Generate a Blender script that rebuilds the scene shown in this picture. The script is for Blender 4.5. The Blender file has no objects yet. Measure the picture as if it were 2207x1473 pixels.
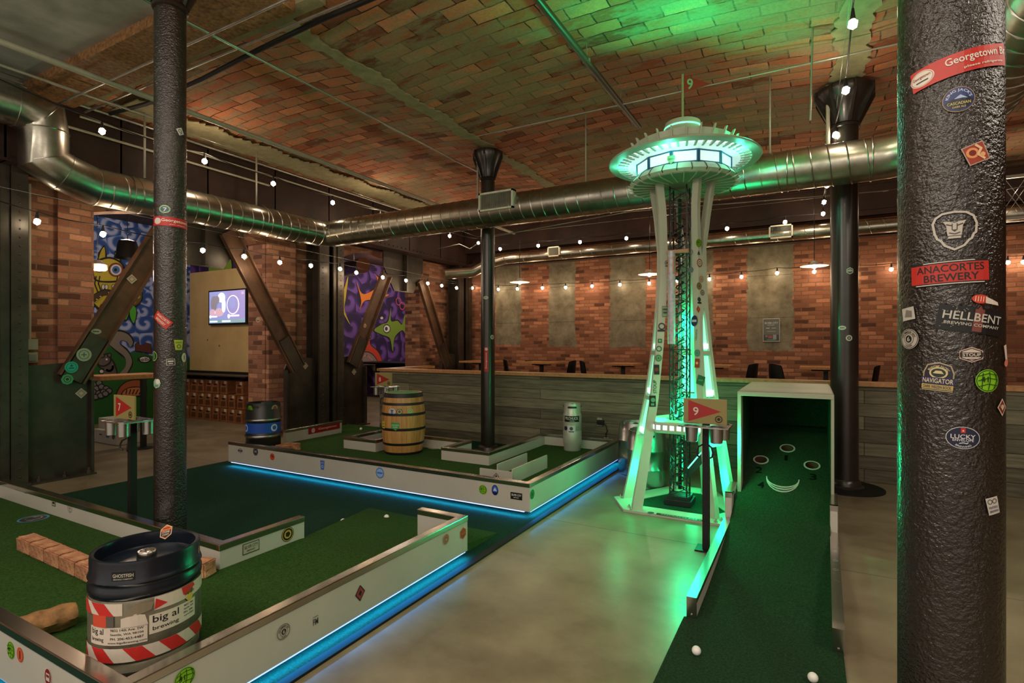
import bpy, bmesh, math, random
from mathutils import Vector, Matrix
from mathutils.geometry import tessellate_polygon
random.seed(7)
PI = math.pi
scn = bpy.context.scene
COL = scn.collection

# ------------------------------------------------------------------ camera
TH = math.radians(28.9)
F_, CX, CY, H = 1165.0, 1103.5, 742.0, 1.5
cam = bpy.data.cameras.new('camera')
cam_o = bpy.data.objects.new('camera', cam)
COL.objects.link(cam_o)
cam.sensor_width = 36.0
cam.lens = F_ / 2207.0 * 36.0
cam.shift_y = (CY - 736.5) / 2207.0
cam.clip_start = 0.05
cam_o.location = (0, 0, H)
cam_o.rotation_euler = (PI / 2, 0, TH)
scn.camera = cam_o

# ------------------------------------------------------------------ colour management, world
scn.view_settings.view_transform = 'Standard'
scn.view_settings.look = 'None'
scn.view_settings.exposure = 0.28
scn.view_settings.gamma = 1.0
scn.view_settings.use_curve_mapping = False
scn.cycles.use_denoising = True
scn.cycles.max_bounces = 6
scn.cycles.diffuse_bounces = 3
scn.cycles.glossy_bounces = 3
scn.cycles.sample_clamp_indirect = 4.0
scn.cycles.caustics_reflective = False
scn.cycles.caustics_refractive = False
world = bpy.data.worlds.new('world')
scn.world = world
world.use_nodes = True
world.node_tree.nodes['Background'].inputs[0].default_value = (1.0, 0.86, 0.72, 1)
world.node_tree.nodes['Background'].inputs[1].default_value = 0.68

# fill lights added out of view to brighten the hall; no lamps known there
def area_light(loc, rot, size, power, col, name='ceiling_fill_light'):
    l = bpy.data.lights.new(name, 'AREA')
    l.shape = 'RECTANGLE'; l.size = size[0]; l.size_y = size[1]
    l.energy = power; l.color = col
    o = bpy.data.objects.new(name, l); COL.objects.link(o)
    o.location = loc; o.rotation_euler = rot
    return o
def point_light(loc, power, col, radius=0.05, name='lamp_light'):
    l = bpy.data.lights.new(name, 'POINT')
    l.energy = power; l.color = col; l.shadow_soft_size = radius
    o = bpy.data.objects.new(name, l); COL.objects.link(o)
    o.location = loc
    return o
def spot_light(loc, rot, power, col, ang, blend=0.6, radius=0.04, name='spot_light'):
    l = bpy.data.lights.new(name, 'SPOT')
    l.energy = power; l.color = col; l.spot_size = math.radians(ang); l.spot_blend = blend
    l.shadow_soft_size = radius
    o = bpy.data.objects.new(name, l); COL.objects.link(o)
    o.location = loc; o.rotation_euler = rot
    return o
WARM = (1.0, 0.78, 0.55)
area_light((-1.5, -1.2, 3.9), (0, 0, 0), (5.0, 1.2), 150, (1.0, 0.90, 0.76))  # broad overhead fill, added for general brightness
area_light((3.2, 2.5, 3.9), (0, 0, 0), (1.2, 4.0), 70, (1.0, 0.90, 0.74))
for _x, _y in ((-5.2, -.2), (-2.6, -.4), (.9, -.6), (2.2, 1.8), (-2.0, 1.6)):
    point_light((_x, _y, 3.45), 26, (1.0, 0.88, 0.72), .06, 'ceiling_fill_light')  # added fill points outside the frame, brightening the vault and column highlights
BULB = 40.0      # emission of the string bulbs
GREEN = (0.0, 1.0, 0.34)
TEAL = (0.10, 1.0, 0.62)

# ------------------------------------------------------------------ pixel -> place helpers
c_, s_ = math.cos(TH), math.sin(TH)
def Pz(px, py, z):
    Z = F_ * (H - z) / (py - CY); X = (px - CX) / F_ * Z
    return Vector((X * c_ - Z * s_, X * s_ + Z * c_, z))
def PX(px, py, X0):
    a = (px - CX) / F_; Z = X0 / (a * c_ - s_)
    return Vector((X0, Z * (a * s_ + c_), H - (py - CY) / F_ * Z))
def PY(px, py, Y0):
    a = (px - CX) / F_; Z = Y0 / (a * s_ + c_)
    return Vector((Z * (a * c_ - s_), Y0, H - (py - CY) / F_ * Z))
def ray(px, py):
    a = (px - CX) / F_; b = -(py - CY) / F_
    return Vector((a * c_ - s_, a * s_ + c_, b))
def col_hit(px, py, cx, cy, r):
    d = ray(px, py); o = Vector((0, 0, H))
    A = d.x * d.x + d.y * d.y; B = -2 * (d.x * cx + d.y * cy); C = cx * cx + cy * cy - r * r
    D = B * B - 4 * A * C
    if D < 0: D = 0
    t = (-B - math.sqrt(D)) / (2 * A)
    p = o + d * t
    return math.atan2(p.y - cy, p.x - cx), p.z

# ------------------------------------------------------------------ mesh builder
class MB:
    def __init__(s): s.v = []; s.f = []; s.m = []; s.sm = []
    def add(s, vs, fs, mi=0, smooth=False):
        b = len(s.v); s.v += [tuple(x) for x in vs]
        for f in fs: s.f.append([b + i for i in f]); s.m.append(mi); s.sm.append(smooth)
        return s
    def box(s, x0, x1, y0, y1, z0, z1, mi=0, bev=0.0):
        if x0 > x1: x0, x1 = x1, x0
        if y0 > y1: y0, y1 = y1, y0
        if z0 > z1: z0, z1 = z1, z0
        if bev <= 0:
            v = [(x, y, z) for z in (z0, z1) for y in (y0, y1) for x in (x0, x1)]
            s.add(v, [(0, 2, 3, 1), (4, 5, 7, 6), (0, 1, 5, 4), (2, 6, 7, 3), (0, 4, 6, 2), (1, 3, 7, 5)], mi)
            return s
        bm = bmesh.new()
        bmesh.ops.create_cube(bm, size=1)
        for q in bm.verts:
            q.co = Vector(((x0 + x1) / 2 + q.co.x * (x1 - x0), (y0 + y1) / 2 + q.co.y * (y1 - y0), (z0 + z1) / 2 + q.co.z * (z1 - z0)))
        bmesh.ops.bevel(bm, geom=bm.edges[:], offset=bev, segments=2, profile=0.6, affect='EDGES')
        s.bm(bm, mi); bm.free()
        return s
    def bm(s, bm, mi=0, smooth=False):
        bm.verts.index_update()
        s.add([v.co[:] for v in bm.verts], [[v.index for v in f.verts] for f in bm.faces], mi, smooth)
    def obox(s, c, U, V, W, u, v, w, mi=0):
        c = Vector(c); vs = []
        for k in (-1, 1):
            for j in (-1, 1):
                for i in (-1, 1): vs.append(c + U * (i * u / 2) + V * (j * v / 2) + W * (k * w / 2))
        s.add(vs, [(0, 2, 3, 1), (4, 5, 7, 6), (0, 1, 5, 4), (2, 6, 7, 3), (0, 4, 6, 2), (1, 3, 7, 5)], mi)
        return s
    def bar(s, a, b, w, h, mi=0, up=Vector((0, 0, 1))):
        a, b = Vector(a), Vector(b); U = (b - a); L = U.length; U.normalize()
        if abs(U.dot(up)) > .98: up = Vector((1, 0, 0))
        V = up.cross(U).normalized(); W = U.cross(V)
        return s.obox((a + b) / 2, U, V, W, L, w, h, mi)
    def tube(s, pts, r, n=10, mi=0, caps=True, closed=False, smooth=True, refup=None):
        pts = [Vector(p) for p in pts]; m = len(pts)
        rr = r if isinstance(r, (list, tuple)) else [r] * m
        rings = []; prev = None
        for i, p in enumerate(pts):
            if closed: d1 = (pts[i] - pts[i - 1]).normalized(); d2 = (pts[(i + 1) % m] - pts[i]).normalized()
            else:
                d1 = (pts[i] - pts[i - 1]).normalized() if i > 0 else (pts[1] - pts[0]).normalized()
                d2 = (pts[i + 1] - pts[i]).normalized() if i < m - 1 else d1
            T = (d1 + d2)
            if T.length < 1e-6: T = d1
            T.normalize()
            if prev is None:
                ref = Vector((0, 0, 1)) if abs(T.z) < .9 else Vector((1, 0, 0))
                A = T.cross(ref).normalized()
            else:
                A = (prev - T * prev.dot(T)).normalized()
            prev = A
            B = T.cross(A)
            # mitre stretch
            cosh = max(0.35, d1.dot(T))
            bend = (d2 - d1)
            ring = []
            bd = bend.normalized() if bend.length > 1e-5 else None
            for k in range(n):
                an = 2 * PI * k / n
                o = A * math.cos(an) + B * math.sin(an)
                if bd is not None:
                    comp = o.dot(bd); o = o + bd * comp * (1 / cosh - 1)
                ring.append(p + o * rr[i])
            rings.append(ring)
        vs = [q for ring in rings for q in ring]; fs = []
        for i in range(m if closed else m - 1):
            a = i * n; b = ((i + 1) % m) * n
            for k in range(n):
                k2 = (k + 1) % n
                fs.append((a + k, a + k2, b + k2, b + k))
        s.add(vs, fs, mi, smooth)
        if caps and not closed:
            s.add(rings[0], [tuple(range(n))[::-1]], mi)
            s.add(rings[-1], [tuple(range(n))], mi)
        return s
    def lathe(s, c, prof, n=32, mi=0, smooth=True, cap0=True, cap1=True, sx=1.0, sy=1.0, a0=0.0, a1=2 * PI, sharp=True):
        cx, cy, cz = c; full = abs(a1 - a0 - 2 * PI) < 1e-6
        cols = n if full else n + 1
        def ringpts(r, z): return [(cx + sx * r * math.cos(a0 + (a1 - a0) * k / n), cy + sy * r * math.sin(a0 + (a1 - a0) * k / n), cz + z) for k in range(cols)]
        for i in range(len(prof) - 1):
            A = ringpts(*prof[i]); B = ringpts(*prof[i + 1])
            fs = []
            for k in range(n):
                k2 = (k + 1) % cols
                fs.append((k, k2, cols + k2, cols + k))
            s.add(A + B, fs, mi, smooth)
        if cap0 and full: s.add(ringpts(*prof[0]), [tuple(range(cols))[::-1]], mi)
        if cap1 and full: s.add(ringpts(*prof[-1]), [tuple(range(cols))], mi)
        return s
    def prism(s, outer, holes, fmap, d0, d1, mi=0, mi_side=None):
        """polygon (with holes) in (u,v), extruded between depths d0 and d1 through fmap(u,v,d)"""
        if mi_side is None: mi_side = mi
        loops = [outer] + list(holes)
        tris = tessellate_polygon([[Vector((u, v, 0)) for u, v in L] for L in loops])
        flat = [p for L in loops for p in L]
        s.add([fmap(u, v, d1) for u, v in flat], tris, mi)
        s.add([fmap(u, v, d0) for u, v in flat], [t[::-1] for t in tris], mi)
        for L in loops:
            n = len(L)
            vs = [fmap(u, v, d0) for u, v in L] + [fmap(u, v, d1) for u, v in L]
            s.add(vs, [(k, (k + 1) % n, n + (k + 1) % n, n + k) for k in range(n)], mi_side)
        return s
    def ball(s, c, r, mi=0, sub=2, sc=(1, 1, 1)):
        bm = bmesh.new(); bmesh.ops.create_icosphere(bm, subdivisions=sub, radius=r)
        for q in bm.verts: q.co = Vector((c[0] + q.co.x * sc[0], c[1] + q.co.y * sc[1], c[2] + q.co.z * sc[2]))
        s.bm(bm, mi, True); bm.free(); return s

def link(o): COL.objects.link(o); return o
ROOTLOC = {}
def obj(name, mb, mat, parent=None, at=None, fixn=True, label=None, bevel=0):
    """mb is in world coordinates; the origin becomes `at` (or the root's place)"""
    root = parent
    while root is not None and root.parent is not None: root = root.parent
    o0 = Vector(root['_o']) if root is not None else Vector(at if at is not None else (0, 0, 0))
    me = bpy.data.meshes.new(name)
    me.from_pydata([(v[0] - o0.x, v[1] - o0.y, v[2] - o0.z) for v in mb.v], [], mb.f)
    mats = mat if isinstance(mat, (list, tuple)) else [mat]
    for m in mats: me.materials.append(m)
    me.polygons.foreach_set('material_index', mb.m)
    me.polygons.foreach_set('use_smooth', mb.sm)
    bm = bmesh.new(); bm.from_mesh(me)
    bmesh.ops.remove_doubles(bm, verts=bm.verts, dist=0.00005)
    if fixn: bmesh.ops.recalc_face_normals(bm, faces=bm.faces)
    for e in bm.edges:
        if len(e.link_faces) == 2 and e.calc_face_angle(0) > 0.7: e.smooth = False
    bm.to_mesh(me); bm.free(); me.update()
    o = link(bpy.data.objects.new(name, me))
    if parent is not None: o.parent = parent
    else: o.location = o0; o['_o'] = tuple(o0)
    if bevel:
        b = o.modifiers.new('bevel', 'BEVEL'); b.width = bevel; b.segments = 2; b.limit_method = 'ANGLE'
    if label: o['label'] = label
    return o
def thing(name, label, cat, loc, group=None):
    o = link(bpy.data.objects.new(name, None)); o.location = loc; o['_o'] = tuple(loc)
    o.empty_display_size = .1
    o['label'] = label; o['category'] = cat
    if group: o['group'] = group
    return o
def tag(o, label, cat, group=None):
    o['label'] = label; o['category'] = cat
    if group: o['group'] = group
    return o
def struct(name, mb, mat, label=None, at=None):
    o = obj(name, mb, mat, at=at); o['kind'] = 'structure'
    if label: o['label'] = label
    return o
def dup(root, loc, label, rotz=0.0, group=None):
    r = root.copy(); link(r); r.location = loc; r.rotation_euler = (0, 0, rotz)
    r['label'] = label
    if group: r['group'] = group
    r['_o'] = tuple(loc)
    for ch in list(root.children):
        k = ch.copy(); link(k); k.parent = r
        for g in list(ch.children):
            d = g.copy(); link(d); d.parent = k
    return r

# ------------------------------------------------------------------ materials
def lin(c):
    return tuple(((x / 255) / 12.92 if x / 255 <= 0.04045 else ((x / 255 + 0.055) / 1.055) ** 2.4) for x in c) + (1.0,)
class NT:
    def __init__(s, name):
        s.m = bpy.data.materials.new(name); s.m.use_nodes = True
        s.t = s.m.node_tree; s.N = s.t.nodes; s.L = s.t.links
        s.b = s.N['Principled BSDF']
    def n(s, typ, **kw):
        x = s.N.new(typ)
        for k, v in kw.items(): setattr(x, k, v)
        return x
    def l(s, a, b): s.L.new(a, b)
    def coord(s, axes='xyz', scale=1.0):
        tc = s.n('ShaderNodeTexCoord')
        if axes == 'xyz' and scale == 1.0: return tc.outputs['Object']
        sp = s.n('ShaderNodeSeparateXYZ'); s.l(tc.outputs['Object'], sp.inputs[0])
        cb = s.n('ShaderNodeCombineXYZ')
        for i, a in enumerate(axes): s.l(sp.outputs['xyz'.index(a)], cb.inputs[i])
        return cb.outputs[0]
    def noise(s, vec, scale, detail=4, rough=.55, out=0):
        x = s.n('ShaderNodeTexNoise'); x.inputs['Scale'].default_value = scale; x.inputs['Detail'].default_value = detail
        x.inputs['Roughness'].default_value = rough
        s.l(vec, x.inputs['Vector']); return x.outputs[out]
    def ramp(s, fac, stops):
        x = s.n('ShaderNodeValToRGB'); e = x.color_ramp.elements
        while len(e) < len(stops): e.new(.5)
        for i, (p, c) in enumerate(stops):
            e[i].position = p; e[i].color = c if len(c) == 4 else tuple(c) + (1,)
        s.l(fac, x.inputs[0]); return x.outputs[0]
    def mix(s, fac, a, b, mode='MIX'):
        x = s.n('ShaderNodeMix'); x.data_type = 'RGBA'; x.blend_type = mode
        for inp, val in ((x.inputs[0], fac), (x.inputs[6], a), (x.inputs[7], b)):
            if hasattr(val, 'is_linked'): s.l(val, inp)
            else: inp.default_value = val
        return x.outputs[2]
    def math(s, op, a, b=None, c=None, clamp=False):
        x = s.n('ShaderNodeMath'); x.operation = op; x.use_clamp = clamp
        for i, val in enumerate((a, b, c)):
            if val is None: continue
            if hasattr(val, 'is_linked'): s.l(val, x.inputs[i])
            else: x.inputs[i].default_value = val
        return x.outputs[0]
    def bump(s, h, strength=.3, dist=.01, prev=None):
        x = s.n('ShaderNodeBump'); x.inputs['Strength'].default_value = strength; x.inputs['Distance'].default_value = dist
        s.l(h, x.inputs['Height']); s.l(x.outputs[0], s.b.inputs['Normal']); return x
    def col(s, c):
        if hasattr(c, 'is_linked'): s.l(c, s.b.inputs['Base Color'])
        else: s.b.inputs['Base Color'].default_value = c
        return s
    def pr(s, rough=.5, metal=0., spec=.5):
        s.b.inputs['Roughness'].default_value = rough; s.b.inputs['Metallic'].default_value = metal
        s.b.inputs['Specular IOR Level'].default_value = spec; return s

_fc = {}
def flat(rgb, rough=.5, metal=0.):
    k = (tuple(rgb), rough, metal)
    if k not in _fc:
        t = NT('paint_%02x%02x%02x' % tuple(int(x) for x in rgb)); t.col(lin(rgb)).pr(rough, metal)
        v = t.noise(t.coord(), 40, 3)
        t.col(t.mix(.16, lin(rgb), t.ramp(v, [(.3, tuple(x * .6 for x in lin(rgb)[:3])), (.7, lin(rgb))])))
        _fc[k] = t.m
    return _fc[k]
def emis(name, rgb, strength):
    t = NT(name); t.b.inputs['Base Color'].default_value = (.8, .8, .8, 1)
    t.b.inputs['Emission Color'].default_value = tuple(rgb) + (1,); t.b.inputs['Emission Strength'].default_value = strength
    return t.m

def m_brick(name, axes, c1, c2, mortar, bw=.24, rh=.075, ms=.008, dark=0.0, patches=None, plaster_amt=0.0, plaster=(140, 130, 95), rough=.85, bumpd=.012, wander=.0):
    t = NT(name)
    if axes == 'xyz': vec = t.coord(axes)
    else:      # walls: courses run along x + y so that returns and jambs are bricked too
        s0 = t.n('ShaderNodeSeparateXYZ'); t.l(t.coord(), s0.inputs[0]); cb = t.n('ShaderNodeCombineXYZ')
        t.l(t.math('ADD', s0.outputs[0], s0.outputs[1]), cb.inputs[0]); t.l(s0.outputs[2], cb.inputs[1]); vec = cb.outputs[0]
    # slightly wandering courses
    nz = t.n('ShaderNodeTexNoise'); nz.inputs['Scale'].default_value = 6.0; nz.inputs['Detail'].default_value = 2; t.l(vec, nz.inputs['Vector'])
    sub = t.n('ShaderNodeVectorMath', operation='SUBTRACT'); t.l(nz.outputs['Color'], sub.inputs[0]); sub.inputs[1].default_value = (.5, .5, .5)
    sc = t.n('ShaderNodeVectorMath', operation='SCALE'); t.l(sub.outputs[0], sc.inputs[0]); sc.inputs['Scale'].default_value = .018 + wander
    ad = t.n('ShaderNodeVectorMath', operation='ADD'); t.l(vec, ad.inputs[0]); t.l(sc.outputs[0], ad.inputs[1])
    b = t.n('ShaderNodeTexBrick'); t.l(ad.outputs[0], b.inputs['Vector'])
    b.inputs['Color1'].default_value = (0, 0, 0, 1); b.inputs['Color2'].default_value = (1, 1, 1, 1); b.inputs['Mortar'].default_value = (.5, .5, .5, 1)
    b.inputs['Scale'].default_value = 1.0; b.inputs['Mortar Size'].default_value = ms; b.inputs['Mortar Smooth'].default_value = .35
    b.inputs['Brick Width'].default_value = bw; b.inputs['Row Height'].default_value = rh; b.inputs['Bias'].default_value = 0
    b.offset = .5
    sepc = t.n('ShaderNodeSeparateColor'); t.l(b.outputs['Color'], sepc.inputs[0])
    c0 = [lin(c1), lin(tuple((a * .6 + d * .4) for a, d in zip(c1, c2))), lin(c2), lin(tuple(x * .62 for x in c1)), lin(tuple(min(255, x * 1.12) for x in c2))]
    bc = t.ramp(sepc.outputs[0], [(0, c0[3]), (.22, c0[0]), (.5, c0[1]), (.78, c0[2]), (1, c0[4])])
    n1 = t.noise(vec, 2.3, 5, .6); n2 = t.noise(vec, 38, 4, .7)
    bc = t.mix(t.math('MULTIPLY', t.ramp(n1, [(.35, (0, 0, 0)), (.65, (1, 1, 1))]), .35), bc, t.mix(1.0, bc, (.62, .60, .58, 1), 'MULTIPLY'))
    bc = t.mix(t.math('MULTIPLY', t.ramp(n2, [(.4, (0, 0, 0)), (.7, (1, 1, 1))]), .30), bc, lin(tuple(x * .55 for x in c1)))
    colr = t.mix(b.outputs['Fac'], bc, lin(mortar))
    height = t.math('SUBTRACT', 1.0, b.outputs['Fac'])
    if plaster_amt > 0:
        mp = t.n('ShaderNodeMapping'); mp.inputs['Scale'].default_value = (1.1, 3.0, 1); t.l(vec, mp.inputs[0])
        n3 = t.noise(mp.outputs[0], 2.2, 8, .68)
        n4 = t.noise(vec, .45, 2)
        f = t.math('ADD', n3, t.math('MULTIPLY', t.math('SUBTRACT', n4, .5), .5))
        msk = t.ramp(f, [(.44, (0, 0, 0)), (.51, (.65, .65, .65)), (.59, (1, 1, 1))])
        colr = t.mix(t.math('MULTIPLY', msk, .78), colr, t.mix(n2, lin(plaster), lin(tuple(x * .72 for x in plaster))))
    if patches:
        sp = t.n('ShaderNodeSeparateXYZ'); t.l(t.coord(), sp.inputs[0])
        nn = t.math('MULTIPLY', t.math('SUBTRACT', t.noise(t.coord(), 6.5, 6, .7), .5), .22)
        acc = None
        for (xc, hw, zb, zt) in patches:
            dx = t.math('SUBTRACT', hw, t.math('ABSOLUTE', t.math('SUBTRACT', sp.outputs[0], xc)))
            dz = t.math('SUBTRACT', sp.outputs[2], zb)
            mn = t.math('ADD', t.math('MINIMUM', dx, dz), nn)
            mm = t.math('MULTIPLY', mn, 60, clamp=True)
            acc = mm if acc is None else t.math('MAXIMUM', acc, mm)
        pc = t.ramp(t.noise(t.coord(), 5, 8, .65), [(.3, lin((98, 90, 74))), (.7, lin((150, 142, 122)))])
        # horizontal joints in the concrete
        zz = t.math('ABSOLUTE', t.math('SUBTRACT', t.math('FRACT', t.math('MULTIPLY', sp.outputs[2], 1.25)), .5))
        jl = t.math('LESS_THAN', zz, .008)
        pc = t.mix(t.math('MULTIPLY', jl, .5), pc, lin((50, 45, 38)))
        colr = t.mix(acc, colr, pc)
        height = t.math('MULTIPLY', height, t.math('SUBTRACT', 1.0, acc))
        height = t.math('ADD', height, t.math('MULTIPLY', acc, .8))
    t.col(colr).pr(rough, 0, .3)
    hh = t.math('ADD', height, t.math('MULTIPLY', n2, .5))
    t.bump(hh, .7, bumpd)
    return t.m

M = {}
M['brick_y'] = m_brick('brick_along_y', 'yzx', (148, 96, 74), (188, 134, 106), (136, 108, 90), bw=.23, rh=.078)
M['brick_x'] = m_brick('brick_along_x', 'xzy', (146, 92, 70), (180, 122, 94), (124, 96, 78), bw=.23, rh=.075,
                       patches=[(-6.34, .36, 1.47, 9), (-4.94, .34, 1.42, 9), (-3.42, .40, 1.42, 9), (-2.03, .35, 1.4, 9), (-.67, .40, 1.36, 9)])
M['brick_plain_x'] = m_brick('brick_plain_x', 'xzy', (150, 82, 52), (188, 116, 78), (128, 92, 68), bw=.23, rh=.078)
M['tile'] = m_brick('terracotta_vault_tile', 'xyz', (190, 108, 72), (212, 138, 98), (58, 42, 32), bw=.36, rh=.165, ms=.007, plaster_amt=1.0,
                    plaster=(172, 158, 124), bumpd=.02, wander=.02)

def m_simple(name, rgb, rough=.5, metal=0, spec=.5, var=.25, scale=12, bump=0, bscale=60, bdist=.003, rgb2=None):
    t = NT(name); v = t.coord()
    n = t.noise(v, scale, 6, .6)
    a = lin(rgb); b = lin(rgb2) if rgb2 else tuple(x * (1 - var) for x in a[:3]) + (1,)
    t.col(t.ramp(n, [(.3, b), (.7, a)])).pr(rough, metal, spec)
    if bump: t.bump(t.noise(v, bscale, 4, .6), bump, bdist)
    return t.m
M['plaster'] = m_simple('rib_plaster', (172, 160, 122), .9, scale=9, var=.35, bump=.5, bscale=30, bdist=.01)
M['slab'] = m_simple('painted_concrete_slab', (186, 188, 178), .8, scale=2.2, rgb2=(136, 138, 128), bump=.2, bscale=25)
M['osb'] = m_simple('osb_board', (176, 130, 82), .8, scale=26, rgb2=(96, 66, 40), bump=.3, bscale=80)
M['steel'] = m_simple('painted_dark_steel', (74, 66, 56), .42, .3, .5, scale=3.2, rgb2=(44, 38, 33), bump=.25, bscale=45, bdist=.004)
M['brown_steel'] = m_simple('brown_painted_steel', (112, 80, 58), .45, .2, .5, scale=3.2, rgb2=(66, 48, 38), bump=.25, bscale=45, bdist=.004)
M['girder'] = m_simple('oxide_girder', (66, 42, 32), .6, .2, .4, scale=2.5, rgb2=(36, 25, 21), bump=.3, bscale=30, bdist=.006)
M['carpet'] = m_simple('course_carpet', (64, 98, 44), 1.0, 0, .1, scale=90, rgb2=(36, 64, 24), bump=.9, bscale=420, bdist=.006)
M['floor_carpet'] = m_simple('floor_carpet', (38, 74, 54), 1.0, 0, .1, scale=90, rgb2=(20, 48, 35), bump=.9, bscale=420, bdist=.006)
M['ramp_carpet'] = m_simple('ramp_carpet', (50, 76, 50), 1.0, 0, .1, scale=90, rgb2=(26, 48, 28), bump=.9, bscale=420, bdist=.006)
M['white'] = m_simple('white_laminate', (192, 188, 176), .35, 0, .5, scale=3, var=.10)
M['chrome'] = m_simple('bright_metal_strip', (205, 198, 190), .2, 1.0, .5, scale=8, var=.12, bump=.06, bscale=9, bdist=.01)
M['black'] = m_simple('black_powder_coat', (22, 22, 22), .5, 0, .4, scale=20)
M['rubber'] = m_simple('black_rubber_strip', (14, 14, 14), .7, 0, .4, scale=20)
M['stainless'] = m_simple('stainless_steel', (190, 190, 188), .28, 1.0, .5, scale=7, var=.2, bump=.05, bscale=200)
M['keg_green'] = M['stainless']
M['needle'] = m_simple('tower_paint', (186, 192, 172), .45, 0, .5, scale=5, var=.10)
M['wood'] = m_simple('light_wood', (196, 142, 92), .5, scale=20, rgb2=(160, 108, 64))
M['ply'] = m_simple('plywood_panel', (206, 178, 124), .6, scale=1.6, rgb2=(184, 152, 100))
M['cord'] = m_simple('black_cord', (18, 18, 18), .6)
M['conduit'] = m_simple('steel_conduit', (190, 190, 180), .35, .8, .5, scale=10)
M['white_pipe'] = m_simple('painted_pipe', (186, 180, 160), .5, .1, .5, scale=6)
M['paver'] = m_simple('weathered_brick', (206, 152, 112), .9, scale=14, rgb2=(150, 96, 66), bump=.9, bscale=35, bdist=.015)
M['log'] = m_simple('weathered_log', (168, 120, 72), .75, scale=18, rgb2=(104, 70, 38), bump=.5, bscale=40, bdist=.01)
M['cardboard'] = m_simple('brown_crate', (150, 92, 48), .8, scale=12, rgb2=(108, 62, 30))
M['ball'] = m_simple('golf_ball', (238, 236, 228), .35, scale=10, var=.05)
M['bulb'] = emis('bulb_glow', (1.0, 0.80, 0.56), BULB)
M['led'] = emis('blue_led', (0.24, 0.40, 1.0), 1.5)
M['ledv'] = emis('violet_led', (0.34, 0.45, 1.0), 1.6)
M['glow'] = emis('acrylic_glow', (0.10, 0.95, 0.55), .75)
M['glow_w'] = emis('white_glow', (0.55, 1.0, 0.80), 1.3)
M['win_glow'] = emis('window_glow', (0.62, 0.95, 0.90), .50)
M['pend'] = emis('pendant_glow', (1.0, 0.86, 0.62), 16.0)

def m_floor():
    t = NT('polished_concrete'); v = t.coord()
    n1 = t.noise(v, .7, 6, .55); n2 = t.noise(v, 3.4, 9, .62); n3 = t.noise(v, 30, 4)
    mp = t.n('ShaderNodeMapping'); mp.inputs['Scale'].default_value = (.5, 1.6, 1); mp.inputs['Rotation'].default_value = (0, 0, .5); t.l(v, mp.inputs[0])
    n4 = t.noise(mp.outputs[0], 1.3, 6, .55)
    base = t.ramp(t.math('ADD', t.math('MULTIPLY', n1, .5), t.math('MULTIPLY', n4, .5)), [(.28, lin((82, 70, 50))), (.5, lin((120, 108, 82))), (.72, lin((150, 138, 110)))])
    base = t.mix(.34, base, t.ramp(n2, [(.22, lin((70, 58, 40))), (.78, lin((186, 174, 146)))]))
    sp = t.n('ShaderNodeSeparateXYZ'); t.l(v, sp.inputs[0])
    wob = t.math('MULTIPLY', t.math('SUBTRACT', n3, .5), .004)
    sy = t.math('ABSOLUTE', t.math('ADD', t.math('SUBTRACT', sp.outputs[1], 4.205), wob))
    sy2 = t.math('ABSOLUTE', t.math('SUBTRACT', sp.outputs[1], 8.4))
    seam = t.math('LESS_THAN', t.math('MINIMUM', sy, sy2), .0045)
    base = t.mix(t.math('MULTIPLY', seam, .8), base, lin((40, 32, 24)))
    t.col(base).pr(.3, 0, .45)
    t.l(t.ramp(n2, [(.2, (.26, .26, .26)), (.8, (.40, .40, .40))]), t.b.inputs['Roughness'])
    t.bump(n3, .05, .002)
    return t.m
M['floor'] = m_floor()

def m_planks():
    t = NT('grey_stained_planks'); v = t.coord('xzy')
    b = t.n('ShaderNodeTexBrick'); t.l(v, b.inputs['Vector'])
    b.inputs['Color1'].default_value = (0, 0, 0, 1); b.inputs['Color2'].default_value = (1, 1, 1, 1); b.inputs['Mortar'].default_value = (.5, .5, .5, 1)
    b.inputs['Scale'].default_value = 1; b.inputs['Brick Width'].default_value = 2.4; b.inputs['Row Height'].default_value = .142; b.inputs['Mortar Size'].default_value = .003
    b.offset = .37
    mp = t.n('ShaderNodeMapping'); mp.inputs['Scale'].default_value = (1.2, 14, 1); t.l(v, mp.inputs[0])
    g = t.noise(mp.outputs[0], 2.2, 8, .65)
    sc = t.n('ShaderNodeSeparateColor'); t.l(b.outputs['Color'], sc.inputs[0])
    f = t.math('ADD', t.math('MULTIPLY', g, .7), t.math('MULTIPLY', sc.outputs[0], .28))
    c = t.ramp(f, [(.25, lin((70, 64, 50))), (.5, lin((108, 102, 84))), (.75, lin((146, 138, 112)))])
    c = t.mix(b.outputs['Fac'], c, lin((24, 22, 18)))
    t.col(c).pr(.65, 0, .35); t.bump(t.math('SUBTRACT', g, b.outputs['Fac']), .35, .006)
    return t.m
M['planks'] = m_planks()

def m_column():
    t = NT('glossy_lumpy_column_paint'); v = t.coord()
    n = t.noise(v, 110, 3, .5); n2 = t.noise(v, 48, 4, .6); n3 = t.noise(v, 3, 4)
    t.col(t.ramp(n3, [(.3, lin((22, 17, 13))), (.7, lin((36, 29, 24)))])).pr(.15, .1, .9)
    t.bump(t.math('ADD', n, t.math('MULTIPLY', n2, 1.2)), .6, .008)
    return t.m
M['column'] = m_column()
M['column_smooth'] = m_simple('dark_column_paint', (50, 43, 38), .28, .15, .7, scale=3, rgb2=(34, 29, 25), bump=.12, bscale=30, bdist=.004)

def m_duct():
    t = NT('galvanised_duct'); v = t.coord()
    n = t.noise(v, 5, 7, .7); n2 = t.noise(v, 60, 3)
    t.col(t.ramp(n, [(.3, lin((150, 148, 136))), (.7, lin((206, 202, 190)))])).pr(.27, 1.0, .5)
    t.l(t.ramp(n, [(.3, (.33, .33, .33)), (.7, (.27, .27, .27))]), t.b.inputs['Roughness'])
    return t.m
M['duct'] = m_duct()

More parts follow.
